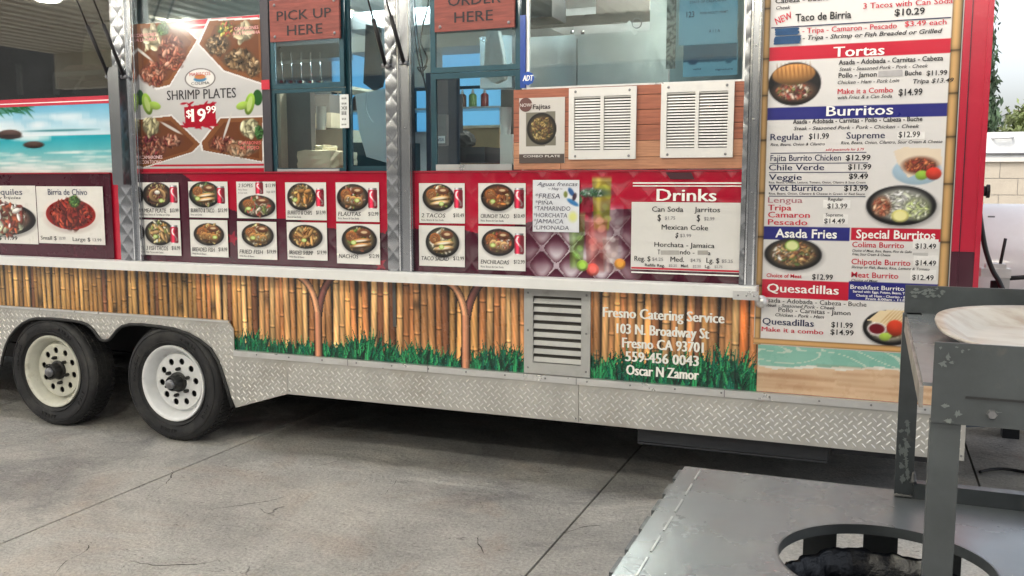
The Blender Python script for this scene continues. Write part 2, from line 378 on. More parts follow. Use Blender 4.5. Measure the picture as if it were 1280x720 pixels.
# ------------------------------------------------------------------ ground
GND = mat('stamped_concrete_base', (.05, .045, .04), .9, var=.2)
def concrete_mat():
    m = bpy.data.materials.new('stained_concrete'); m.use_nodes = True; nt = m.node_tree; N = nt.nodes; K = nt.links; b = N['Principled BSDF']
    tc = N.new('ShaderNodeTexCoord')
    def noise(sc, det=8, rough=.6, dist=0.0, st=(1, 1, 1)):
        mp = N.new('ShaderNodeMapping'); mp.inputs['Scale'].default_value = st; K.new(tc.outputs['Object'], mp.inputs['Vector'])
        n = N.new('ShaderNodeTexNoise'); n.inputs['Scale'].default_value = sc; n.inputs['Detail'].default_value = det
        n.inputs['Roughness'].default_value = rough; n.inputs['Distortion'].default_value = dist; K.new(mp.outputs[0], n.inputs['Vector']); return n.outputs['Fac']
    def ramp(src, stops):
        r = N.new('ShaderNodeValToRGB'); e = r.color_ramp.elements
        while len(e) < len(stops): e.new(.5)
        for q, (p, c) in zip(e, stops): q.position = p; q.color = c + (1,)
        K.new(src, r.inputs[0]); return r.outputs[0]
    def mix(a, bb, f, t='MIX'):
        x = N.new('ShaderNodeMix'); x.data_type = 'RGBA'; x.blend_type = t
        for i, s_ in ((0, f), (6, a), (7, bb)):
            if isinstance(s_, (int, float)): x.inputs[i].default_value = s_
            elif isinstance(s_, tuple): x.inputs[i].default_value = s_ + (1,)
            else: K.new(s_, x.inputs[i])
        return x.outputs[2]
    base = ramp(noise(.9, 8, .65, .6), [(.3, (.31, .305, .29)), (.5, (.46, .45, .425)), (.68, (.58, .56, .515))])
    base = mix(base, (.40, .29, .22), ramp(noise(1.3, 6, .6, 1.2), [(.52, (0, 0, 0)), (.7, (.45, .45, .45))]))
    base = mix(base, (.17, .17, .175), ramp(noise(.55, 7, .7, .9), [(.49, (0, 0, 0)), (.64, (.7, .7, .7))]))
    base = mix(base, (.66, .64, .58), ramp(noise(6, 10, .8, 1.2, (1, 2.2, 1)), [(.54, (0, 0, 0)), (.70, (.5, .5, .5))]))
    base = mix(base, (.15, .14, .135), ramp(noise(5, 10, .82, .9, (1, 2.4, 1)), [(.55, (0, 0, 0)), (.72, (.6, .6, .6))]))
    base = mix(base, (.07, .06, .055), ramp(noise(14, 5, .6, 2, (1, 3, 1)), [(.64, (0, 0, 0)), (.69, (.8, .8, .8))]))
    base = mix(base, ramp(noise(60, 6, .7), [(.3, (.6, .6, .6)), (.7, (1.25, 1.25, 1.25))]), 1.0, 'MULTIPLY')
    # thin crooked cracks where a mask lets them through
    mp = N.new('ShaderNodeMapping'); mp.inputs['Scale'].default_value = (1, 1.5, 1); K.new(tc.outputs['Object'], mp.inputs['Vector'])
    nz = N.new('ShaderNodeTexNoise'); nz.inputs['Scale'].default_value = 2.2; nz.inputs['Detail'].default_value = 6; K.new(mp.outputs[0], nz.inputs['Vector'])
    ad = N.new('ShaderNodeVectorMath'); ad.operation = 'MULTIPLY_ADD'; K.new(nz.outputs['Color'], ad.inputs[0]); ad.inputs[1].default_value = (.9, .9, 0); K.new(mp.outputs[0], ad.inputs[2])
    vo = N.new('ShaderNodeTexVoronoi'); vo.feature = 'DISTANCE_TO_EDGE'; vo.inputs['Scale'].default_value = .7; K.new(ad.outputs[0], vo.inputs['Vector'])
    crack = ramp(vo.outputs['Distance'], [(.0, (1, 1, 1)), (.005, (0, 0, 0))])
    msk = ramp(noise(1.7, 4), [(.60, (0, 0, 0)), (.64, (1, 1, 1))]); ck = mix((0., 0., 0.), crack, msk)
    base = mix(base, (.05, .045, .04), ck)
    K.new(base, b.inputs['Base Color'])
    rr = ramp(noise(2.1), [(.3, (.38, .38, .38)), (.7, (.62, .62, .62))]); K.new(rr, b.inputs['Roughness'])
    h = mix(ramp(noise(3.5, 8, .7, .8), [(.3, (0, 0, 0)), (.7, (1, 1, 1))]), ramp(noise(26, 6, .7, 1), [(.3, (0, 0, 0)), (.7, (1, 1, 1))]), .25)
    h = mix(h, (0., 0., 0.), ck)
    bp = N.new('ShaderNodeBump'); bp.inputs['Distance'].default_value = .02; bp.inputs['Strength'].default_value = .8; K.new(h, bp.inputs['Height']); K.new(bp.outputs[0], b.inputs['Normal'])
    return m
CONC = concrete_mat()
gr = meshobj('ground', [(-300, -300, -.065), (300, -300, -.065), (300, 300, -.065), (-300, 300, -.065)], [(0, 1, 2, 3)], GND); gr['kind'] = 'structure'
XJ = [-60, -13.1, -10.75, -8.4, -6.10, -3.74, -1.33, .61, 3.0, 5.4, 7.8, 60]; YJ = [-60, -7.5, -4.9, -1.95 - .6, 2.6, 5.2, 60]
for i in range(len(XJ) - 1):
    for j in range(len(YJ) - 1):
        g = .006
        bm = bmesh.new(); box_into(bm, XJ[i] + g, YJ[j] + g, -.063, XJ[i + 1] - g, YJ[j + 1] - g, -.035)
        s_ = bmobj('concrete_slab', bm, CONC, gr, bevel=.004, seg=1)

GZ = -.035   # ground level
CRK = mat('crack_dark', (.06, .055, .05), .95)
for pts in ([(60, 606), (85, 600), (118, 592), (150, 585), (172, 575), (200, 568), (222, 563)], [(183, 622), (196, 612), (208, 603), (214, 594), (216, 588)], [(262, 637), (290, 634), (322, 628), (345, 624), (360, 618)], [(70, 720), (88, 700), (104, 690), (113, 678)], [(160, 702), (190, 705), (235, 706), (265, 702), (288, 694)],
            [(395, 582), (412, 579), (432, 574)], [(484, 617), (490, 609), (497, 600)], [(596, 700), (602, 690), (599, 674), (604, 668)], [(1010, 690), (1012, 691), (1020, 692)], [(700, 668), (730, 660), (752, 657)]):
    pl = []
    for (a, b) in pts: x_, y_ = G(a, b, GZ); pl.append((x_ + random.uniform(-.012, .012), y_ + random.uniform(-.012, .012)))
    sp = [tuple(q)[:2] for q in smoothpath([(a, b, 0) for a, b in pl], 5)]; sp = [(a + random.uniform(-.005, .005), b + random.uniform(-.006, .006)) for a, b in sp]
    n_ = len(sp); wd = [.0045 * min(1, 4 * k / n_ + .1, 4 * (n_ - 1 - k) / n_ + .1) * random.uniform(.5, 1.3) for k in range(n_)]
    vs = [(a, b - w_, GZ + .0015) for (a, b), w_ in zip(sp, wd)] + [(a, b + w_, GZ + .0015) for (a, b), w_ in zip(sp, wd)]
    o = meshobj('ground_crack', vs, [(k, k + 1, n_ + k + 1, n_ + k) for k in range(n_ - 1)], CRK, gr)
# ------------------------------------------------------------------ food trailer body
tr = thing('food_trailer', 'long food trailer wrapped in bamboo print with red menu panels and service windows', 'food trailer', (-2.6, 1.2, 0))
XL, XR, D = -8.3, .45, 2.35       # left end, right end, depth
ZS, ZB, ZT = 1.125, .36, 3.15     # shelf height, skirt bottom, roof
WALLIN = mat('inner_wall_white', (.62, .64, .64), .4, var=.05)
SKIN = mat('red_body_wrap', tuple(lin((182, 22, 50))), .32, var=.06, coat=.3)
zft = (P(286, 403, -.022)[1] + P(0, 384, -.022)[1]) / 2
box('floor_pan', (XL, .49, .50), (XR, D, .56), DARK, tr); box('belly_light_block', (-3.60, .045, .365), (XR - .05, D - .05, .40), DARK, tr); box('belly_light_block', (XL + .05, .52, .365), (-3.61, D - .05, .40), DARK, tr)  # belly pans added low to keep light off the ground beneath
box('roof', (XL - .02, -.01, ZT), (XR + .02, D + .02, ZT + .06), WALU, tr, bevel=.01)
plate('lower_side_wall', [(XL, zft - .016), (-3.74, zft - .016), (-3.74, .42), (XR - .035, .42), (XR - .035, .60), (XR, .60), (XR, 1.70), (XL, 1.70)], [], .003, .037, SKIN, tr)
box('far_side_light_block', (XL, D - .04, .0), (XR, D, .56), DARK, tr); box('tail_skirt', (XL, .1, .10), (XL + .03, D - .05, .5), DARK, tr)  # far side skirt added, unseen, to stop light coming from behind the trailer
box('header_wall', (XL, .003, 2.92), (XR, .04, ZT), SKIN, tr)
box('front_end_wall', (XR - .04, .043, .64), (XR - .002, D, ZT), SKIN, tr)
box('rear_end_wall', (XL, .043, .42), (XL + .04, D, ZT), SKIN, tr)
bx = [-4.40, 2.06, -2.82, 2.74]
plate('back_wall', [(XL + .04, .56), (XR - .04, .56), (XR - .04, ZT), (XL + .04, ZT)], [[(bx[0], bx[1]), (bx[2], bx[1]), (bx[2], bx[3]), (bx[0], bx[3])]], D - .05, .045, WALLIN, tr)
BWG = bpy.data.materials.new('blue_film'); BWG.use_nodes = True; nt_ = BWG.node_tree; nt_.nodes.remove(nt_.nodes['Principled BSDF'])
tl_ = nt_.nodes.new('ShaderNodeBsdfTranslucent'); tl_.inputs[0].default_value = (.48, .78, .95, 1); nt_.links.new(tl_.outputs[0], nt_.nodes['Material Output'].inputs[0])
bw = box('back_window', (bx[0], D - .035, bx[1]), (bx[2], D - .029, bx[3]), BWG, tr)
box('window_bar', (bx[0], D - .05, 2.395), (bx[2], D - .036, 2.42), TEAL, bw)
box('window_bar', (-3.62, D - .049, bx[1]), (-3.585, D - .037, 2.394), TEAL, bw)
box('right_side_wall', (-.605, .003, 1.705), (XR, .04, 2.915), SKIN, tr)
box('left_side_wall', (XL, .003, 1.705), (-6.35, .04, 2.915), SKIN, tr)
# chassis under the floor
for y in (.58, 1.85): box('chassis_rail', (XL + .2, y, .27), (XR - .1, y + .06, .364), DARK, tr)
for x in (-4.177, -5.21): tube('axle', [(x, .12, .337), (x, 2.2, .337)], .04, DARK, tr)
TANKM = mat('grey_tank_steel', (.028, .03, .036), .5, .2, var=.15)
xa, xb = P(797, 550, .06)[0], P(1035, 550, .06)[0]
tk = box('underslung_tank', (xa, .06, .255), (xb, .75, .37), TANKM, tr, bevel=.012)
box('side_step', (xb + .02, .10, .30), (.38, .5, .352), TANKM, tr, bevel=.006)
box('tank_lip', (xa + .003, .045, .262), (xb, .058, .27), TANKM, tk)

# ------------------------------------------------------------------ bamboo wrap under the shelf
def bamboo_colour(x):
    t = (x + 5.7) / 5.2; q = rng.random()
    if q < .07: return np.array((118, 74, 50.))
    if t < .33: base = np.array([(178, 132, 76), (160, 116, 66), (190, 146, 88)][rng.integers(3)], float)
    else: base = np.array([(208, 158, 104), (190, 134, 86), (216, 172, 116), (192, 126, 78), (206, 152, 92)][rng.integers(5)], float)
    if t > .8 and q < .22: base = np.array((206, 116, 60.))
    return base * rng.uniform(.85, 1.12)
def canes(S, xa, xb, zlo_fn=None, zhi=None, w0=.034, w1=.050):
    x = xa
    while x < xb:
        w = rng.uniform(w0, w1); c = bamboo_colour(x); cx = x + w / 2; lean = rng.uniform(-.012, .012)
        zb = S.z0 if zlo_fn is None else zlo_fn(cx)
        W = S.win(x - .02, S.z0, x + w + .02, S.z1); X, Z = S.X[W], S.Z[W]
        cc = cx + lean * (Z - S.z0) / .5; u = (X - cc) / (w * .5)
        prof = np.clip(1 - u * u, 0, 1) ** .55 * (.78 - .25 * u)
        prof = np.where(np.abs(u) < .95, prof + .22, .06)
        m = ((np.abs(u) < 1) & (Z >= zb)).astype(float)
        tone = 1 + .12 * np.sin(Z * rng.uniform(5, 14) + rng.uniform(0, 6)) + .05 * np.sin(Z * 60 + X * 300)
        col = c * (prof * tone)[..., None]
        nz = S.z0 + rng.uniform(0, .25)
        while nz < S.z1:
            dz = Z - nz - .003 * u * u
            col = col * (1 - .5 * np.exp(-(dz / .0035) ** 2) + .22 * np.exp(-((dz - .010) / .006) ** 2))[..., None]
            nz += rng.uniform(.22, .46)
        if rng.random() < .22:
            zc = rng.uniform(S.z0, S.z1); col = col * (1 - .45 * np.exp(-((Z - zc) / rng.uniform(.02, .06)) ** 2))[..., None]
        S.img[W] = S.img[W] * (1 - m[..., None]) + np.clip(col, 0, 255) * m[..., None]
        x += w * rng.uniform(.93, 1.03)
def grass(S, xa, xb, zbase, hlo, hhi, n):
    W = S.win(xa, zbase, xb, zbase + hlo * .5); S.blend(W, np.full(S.X[W].shape, .9), (10, 44, 34))
    order = sorted(rng.uniform(xa, xb, n), key=lambda v: rng.random())
    for i, x in enumerate(order):
        clump = .55 + .45 * math.sin(x * 11) * math.sin(x * 4.3 + 1); h = (hlo + (hhi - hlo) * max(0, clump)) * rng.uniform(.45, 1.05) * (1 - .35 * i / n)
        a = rng.normal(0, .38); c = [(6, 78, 50), (12, 112, 70), (10, 96, 76), (4, 48, 38), (44, 148, 90)][rng.integers(5)]
        w = rng.uniform(.0055, .0105); tx, tz = x + math.sin(a) * h, zbase + math.cos(a) * h; mx, mz = x + math.sin(a) * h * .45, zbase + math.cos(a) * h * .55
        S.poly([(x - w, zbase - .01), (mx - w, mz), (tx, tz), (mx + w, mz), (x + w, zbase - .01)], c)
        S.poly([(x, zbase), (mx, mz), (tx, tz), (mx - w, mz)], np.array(c) * .6)
zlow = .545
S = Sheet(-6.6, zlow, -.512, 1.112, -.002, bg=(34, 22, 16), res=230)
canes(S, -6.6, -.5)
def gtop(px0, px1): return P(px0, 440)[0], P(px1, 460)[0]
x0g = P(289, 430)[0]
grass(S, x0g, P(400, 430)[0], zlow + .02, .14, .22, 350)
grass(S, P(400, 430)[0], P(585, 430)[0], zlow + .02, .14, .26, 590); grass(S, P(588, 430)[0], P(656, 430)[0], zlow + .02, .15, .26, 240)
grass(S, P(736, 450)[0], -.512, zlow + .02, .20, .32, 760)
def limb(pts, w, c):
    n = len(pts); L = []; Rr = []
    for q in range(n):
        a, b = pts[max(q - 1, 0)], pts[min(q + 1, n - 1)]; dx, dz = b[0] - a[0], b[1] - a[1]; l = math.hypot(dx, dz); nx_, nz_ = -dz / l, dx / l
        L.append((pts[q][0] + nx_ * w, pts[q][1] + nz_ * w, pts[q])); Rr.append((pts[q][0] - nx_ * w, pts[q][1] - nz_ * w, pts[q]))
    for t0, t1, f in ((-1.25, 1.25, .22), (-1, 1, .66), (-.85, .62, .88), (-.7, .3, 1.05), (-.55, 0, 1.2)):
        A = []; B = []
        for q in range(n):
            cx, cz = pts[q]; lx, lz = (L[q][0] - cx), (L[q][1] - cz)
            s0 = 1 if lx < 0 else -1
            A.append((cx - lx * t0 * s0 * -1, cz - lz * t0 * s0 * -1) if 0 else (cx + lx * (-t0) * s0, cz + lz * (-t0) * s0)); B.append((cx + lx * (-t1) * s0, cz + lz * (-t1) * s0))
        S.poly(A + B[::-1], np.clip(np.array(c) * f, 0, 255))
def bez(a, b, c, n=14): return [((1 - t) ** 2 * a[0] + 2 * t * (1 - t) * b[0] + t * t * c[0], (1 - t) ** 2 * a[1] + 2 * t * (1 - t) * b[1] + t * t * c[1]) for t in np.linspace(0, 1, n)]
for (tx, ty0, tyj, la, ra) in ((397, 458, 384, (363, 344), (426, 344)), (582, 470, 388, (551, 352), (610, 353))):
    fx = P(tx, tyj)[0]; zj = P(tx, tyj)[1]; zb = P(tx, ty0)[1]; l_, r_ = P(*la), P(*ra)
    limb(bez((r_[0], r_[1] + .02), (fx + .03, r_[1] - .03), (fx + .008, zj - .05)), .020, (110, 66, 60))
    limb(bez((l_[0], l_[1] + .015), (fx - .012, l_[1] - .01), (fx, zj - .07)), .019, (192, 140, 106)); limb([(fx, zj - .03), (fx, (zj + zb) / 2), (fx - .002, zb)], .023, (172, 118, 90))
bam = S.build('bamboo_wrap', VINYL, tr, gain=1.3, keep=lambda x, z: (x > -3.735) | (z > zft - .012))
bam['label'] = 'vinyl print of upright bamboo canes, tree forks and green grass'
VM0 = mat('dull_grey_bracket', (.10, .10, .10), .5, .3); xg = P(494, 380)
box('shelf_bracket', (xg[0] - .010, -.012, P(494, 408)[1]), (xg[0] + .010, -.003, 1.10), VM0, tr)
Lt = Letters(-.006)
for t, a, b, yb, h in (('Fresno Catering Service', 754, 905, 400, 12.5), ('103 N. Broadway St', 771, 886, 420, 12.5), ('Fresno CA 93701', 778, 879, 437.5, 12.5), ('559-456 0043', 782, 873, 454.5, 12.5), ('Oscar N Zamor', 783, 873, 471.5, 12.5)):
    Lt.px(t, a, yb - 1.5, b, yb + 1.5, h, (240, 238, 232), bold=.06)
o = Lt.build(tr); o['label'] = 'silver lettering: Fresno Catering Service, 103 N. Broadway St, Fresno CA 93701'

# ------------------------------------------------------------------ tread plate skirt and fender
def inpoly(x, z, pts):
    r = False; n = len(pts)
    for i in range(n):
        x1, z1 = pts[i]; x2, z2 = pts[(i + 1) % n]
        if (z1 > z) != (z2 > z) and x < (x2 - x1) * (z - z1) / (z2 - z1) + x1: r = not r
    return r
def tread(poly, y, parent):
    xs = [p[0] for p in poly]; zs = [p[1] for p in poly]; vs = []; fs = []; sx, sz = .0215, .0215
    i0, i1 = int(min(xs) / sx) - 1, int(max(xs) / sx) + 1; j0, j1 = int(min(zs) / sz) - 1, int(max(zs) / sz) + 1
    for i in range(i0, i1):
        for j in range(j0, j1):
            x, z = i * sx, j * sz
            if (i + j) % 2: continue
            a = R(45) if (i // 1) % 2 else R(-45)
            c, s_ = math.cos(a), math.sin(a); L, w = .0152, .0038
            if not (inpoly(x + c * L, z + s_ * L, poly) and inpoly(x - c * L, z - s_ * L, poly) and inpoly(x, z + .012, poly) and inpoly(x, z - .012, poly)): continue
            n = len(vs)
            for (u, v, h) in ((-L, 0, 0), (-L * .55, w, 0), (L * .55, w, 0), (L, 0, 0), (L * .55, -w, 0), (-L * .55, -w, 0), (-L * .5, 0, .0038), (L * .5, 0, .0038)):
                vs.append((x + u * c - v * s_, y - h, z + u * s_ + v * c))
            fs += [(n, n + 1, n + 6), (n + 1, n + 2, n + 7, n + 6), (n + 2, n + 3, n + 7), (n + 3, n + 4, n + 7), (n + 4, n + 5, n + 6, n + 7), (n + 5, n, n + 6)]
    o = meshobj('tread_pattern', vs, fs, TREADM, parent); o['kind'] = 'stuff'; return o
TREADM = mat('worn_tread_ridges', (.74, .73, .71), .32, .6, var=.1, vscale=5)
YS = -.022
arch = [(291, 509), (285, 487), (279, 468), (274, 453), (264, 436), (250, 425), (236, 417), (218, 411), (200, 408), (178, 405.5), (162, 405.5), (153, 408), (147, 412.5), (142, 419), (137.5, 424), (133, 426), (127, 425), (122.5, 420), (117, 412), (110, 406), (101, 402.5), (88, 400.5), (66, 398.5), (46, 398), (37, 400), (29, 404), (20, 412), (13, 421), (8, 432), (4, 446), (2, 458)]
AR = [P(a, b, YS) for a, b in arch]
pr = P(292, 430, YS)[0]
fend = [(XL + .3, zft), (pr - .03, zft), (pr, zft - .04), (pr, AR[0][1])] + AR[1:] + [(AR[-1][0] - .01, ZB), (XL + .3, ZB)]
fo = plate('wheel_fender', fend, [], YS, .012, GAL, tr); tread(fend, YS, fo)
fo['label'] = 'tread plate fender arched over both wheels'
bm = bmesh.new(); tube_into(bm, [(x, YS - .004, z) for x, z in AR], .010, 8); bmobj('arch_trim', bm, TRIM, fo, smooth=True)
box('wheel_well', (-6.3, .48, .42), (-3.6, .50, 1.0), DARK, tr); box('wheel_well', (-6.3, -.009, zft - .032), (-3.745, .479, zft - .018), DARK, tr)
secs = [(P(294, 470, YS)[0] + .002, P(359, 470, YS)[0] - .0015), (P(359, 470, YS)[0] + .0015, P(723, 500, YS)[0] - .0015), (P(723, 500, YS)[0] + .0015, .436)]
zk = P(700, 478.5, YS)[1]
for k, (a, b) in enumerate(secs):
    poly = [(a, zk - .002), (b, zk - .002), (b, ZB), (a, ZB if k else .285)]
    if k == 0: poly = [(pr + .002, zk - .002), (b, zk - .002), (b, ZB), (pr + .002, AR[0][1])]
    o = plate('skirt_panel', poly, [], YS, .01, GAL, tr); tread(poly, YS, o)
    for sx in (a + .012, b - .012):
        if k: lathe('screw', [(0, -.004), (.005, -.003), (.006, 0)], (sx, YS, ZB + .022), SCREW, o, 10)
rl = box('skirt_rail', (pr + .004, -.034, zk), (.438, -.004, zk + .036), ALU, tr, bevel=.004)
for k in range(17):
    x = -3.5 + k * .235
    lathe('screw', [(0, -.004), (.004, -.0035), (.0055, 0)], (x, -.034, zk + .02), SCREW, rl, 8)
for sx in [P(q, 500)[0] for q in (439, 538, 722, 906)]:
    box('rail_joint', (sx, -.0352, zk), (sx + .004, -.0338, zk + .036), SCREW, rl)
box('fender_rim', (XL + .3, -.030, zft - .0), (pr - .03, -.006, zft + .012), ALU, fo)

# ------------------------------------------------------------------ wheels
def wheel(cx, cz, rimm, spin):
    y0 = 0.0; q_ = 1.17
    def kk(p): return [(a * q_, b) for a, b in p]
    def kt(p): return [(.232 + (a - .198) * .893, b) for a, b in p]
    w = lathe('wheel', [(.062, y0 + .052), (.09, y0 + .050), (.135, y0 + .056), (.150, y0 + .075)], (cx, 0, cz), rimm, tr, 48)  # will be swapped for the pierced disc
    disc = plate('wheel', circ(cx, cz, .158 * q_, 64), [circ(cx + .138 * math.cos(spin + k * math.pi / 5), cz + .138 * math.sin(spin + k * math.pi / 5), .022, 16) for k in range(10)], y0 + .052, .01, rimm, tr)
    w.data = disc.data; bpy.data.objects.remove(disc)
    ty = lathe('tyre', kt([(.198, y0 + .20), (.235, y0 + .215), (.31, y0 + .212), (.348, y0 + .19), (.364, y0 + .165), (.367, y0 + .12), (.367, y0 + .055), (.363, y0 + .018), (.350, y0 - .006), (.338, y0 - .012), (.330, y0 - .016), (.308, y0 - .020), (.285, y0 - .016), (.262, y0 - .012), (.24, y0 - .005), (.228, y0 + .002), (.216, y0 + .006), (.208, y0 + .02), (.198, y0 + .20)]), (cx, 0, cz), RUB, w, 96)
    bm = bmesh.new()   # tread grooves: raised lugs round the crown
    for k in range(72):
        a = k * 2 * math.pi / 72 + spin
        for (ya, yb, sh) in ((.022, .055, 0), (.062, .092, .5), (.10, .135, 0), (.142, .172, .5)):
            aa = a + sh * math.pi / 72; M = Matrix.Translation((cx, 0, cz)) @ Matrix.Rotation(-aa, 4, 'Y')
            box_into(bm, .3775, y0 + ya, -.013, .3865, y0 + yb, .0125, M)
    bmobj('tyre_tread', bm, RUB, w)
    lathe('rim', kk([(.157, y0 + .060), (.160, y0 + .072), (.170, y0 + .078), (.176, y0 + .06), (.180, y0 + .04), (.190, y0 + .022), (.193, y0 + .004), (.199, y0 - .004), (.206, y0 - .010), (.212, y0 - .010), (.215, y0 - .004), (.213, y0 + .01), (.205, y0 + .02), (.205, y0 + .19)]), (cx, 0, cz), rimm, w, 64)
    lathe('hub', kk([(.056, y0 + .055), (.056, y0 + .04), (.046, y0 + .034), (.043, y0 - .012), (.038, y0 - .022), (.034, y0 - .026)]), (cx, 0, cz), DKM, w, 32)
    lathe('hub_cap', [(.034, y0 - .022), (.030, y0 - .040), (.020, y0 - .048), (0, y0 - .050)], (cx, 0, cz), mat('worn_hub_cap', (.22, .22, .23), .3, .8, var=.2), w, 24)
    for k in range(6):
        a = spin + .3 + k * math.pi / 3; c = (cx + .088 * math.cos(a), 0, cz + .088 * math.sin(a))
        lathe('lug_nut', [(.0125, y0 + .052), (.0125, y0 + .028), (.008, y0 + .018), (0, y0 + .016)], c, DKM, w, 6, smooth=False)
    for r_ in (.275, .345):
        lathe('sidewall_ring', [(r_ - .004, y0 - .014), (r_, y0 - .0225), (r_ + .004, y0 - .014)], (cx, 0, cz), RUB, ty, 96)
    for a0, word in ((.9, 5), (2.6, 7), (4.4, 5), (5.6, 4)):
        for k in range(word):
            a = a0 + k * .09; M = Matrix.Translation((cx, 0, cz)) @ Matrix.Rotation(-a, 4, 'Y'); bm = bmesh.new(); box_into(bm, .302, y0 - .0215, -.006, .326, y0 - .010, -.002 + .004 * (k % 2), M); box_into(bm, .302, y0 - .0215, .003, .306 + .01 * (k % 3), y0 - .010, .008, M); bmobj('sidewall_letter', bm, RUB, ty)
    lathe('brake_drum', kk([(0, y0 + .085), (.145, y0 + .085), (.145, y0 + .19)]), (cx, 0, cz), DARK, w, 32)
    return w
wheel(P(216.5, 480, 0)[0], .349, RIM, .1)['label'] = 'right tandem wheel with a bright white rim'
wheel(P(66, 467, 0)[0], .349, RIMD, .45)['label'] = 'left tandem wheel with a dusty cream rim'

# ------------------------------------------------------------------ service shelf
xs1 = P(947, 360, -.06)[0]
sh = box('service_shelf', (XL, -.10, 1.106), (xs1, -.004, 1.142), WALU, tr, bevel=.004)
box('shelf_lip', (XL, -.112, 1.086), (xs1 - .005, -.101, 1.137), WALU, sh, bevel=.003)
box('shelf_end_bracket', (xs1 - .11, -.118, 1.078), (xs1 + .012, -.1125, 1.122), ALU, sh)
for q in (-.085, -.045, -.01): lathe('screw', [(0, -.003), (.004, -.002), (.005, 0)], (xs1 + q, -.118, 1.099), SCREW, sh, 8)
lathe('shelf_latch', [(0, -.02), (.018, -.018), (.03, -.006), (.032, 0)], (xs1 + .02, -.07, 1.068), ALU, sh, 20)

# ------------------------------------------------------------------ red menu panels behind the shelf
ZR0, ZR1 = 1.144, 1.698
XA, XB, XC, XD = P(140, 220)[0], P(166, 220)[0], P(487, 220)[0], P(508, 220)[0]
def quilt(S, p=.165, q=.185, amp=.006, fn=None):
    u = S.X / p + S.Z / q; v = S.X / p - S.Z / q
    h = (np.abs(np.sin(math.pi * u)) * np.abs(np.sin(math.pi * v))) ** .45 * amp
    if fn is not None: h = h * fn(S.X, S.Z)
    S.dy = -h
def redpanel(xa, xb, name='menu_panel', stars=(), curve=None, quiltfn=None, extra=None):
    S = Sheet(xa, ZR0, xb, ZR1, -.010, bg=(74, 22, 40), res=200)
    if curve: S.poly(curve, (180, 20, 50))
    for (px, py, r, rot, c) in stars:
        cx, cz = P(px, py); pts = [(cx + (r if k % 2 == 0 else r * .42) * math.sin(rot + k * math.pi / 5), cz + (r if k % 2 == 0 else r * .42) * math.cos(rot + k * math.pi / 5)) for k in range(10)]
        S.poly(pts, c)
    S.noise(3, 3, 5)
    if extra: extra(S)
    if quiltfn is not None: quilt(S, amp=.0075, fn=quiltfn)
    return S.build(name, VINYL if quiltfn is None else QV, tr, gain=.85)
QV = mat('quilted_printed_vinyl', 'attr', .16, var=.04, vscale=3, rvar=.04, coat=.9, bump=.0015, bscale=8)
DR = (66, 18, 36); RR = (196, 22, 56)
redpanel(-6.34, XA - .004)
cv2 = [P(a, b) for a, b in ((228, 216), (255, 236), (290, 262), (330, 272), (370, 274), (398, 283), (440, 288), (478, 300), (500, 305), (500, 210), (228, 210))]
redpanel(XB, XC - .004, curve=cv2, stars=((486, 300, .10, .2, DR), (292, 298, .05, .3, (150, 20, 46)), (476, 330, .05, 1, (150, 20, 46))),
         quiltfn=lambda X, Z: .12 * np.clip((X + 3.7) / .9, 0, 1))
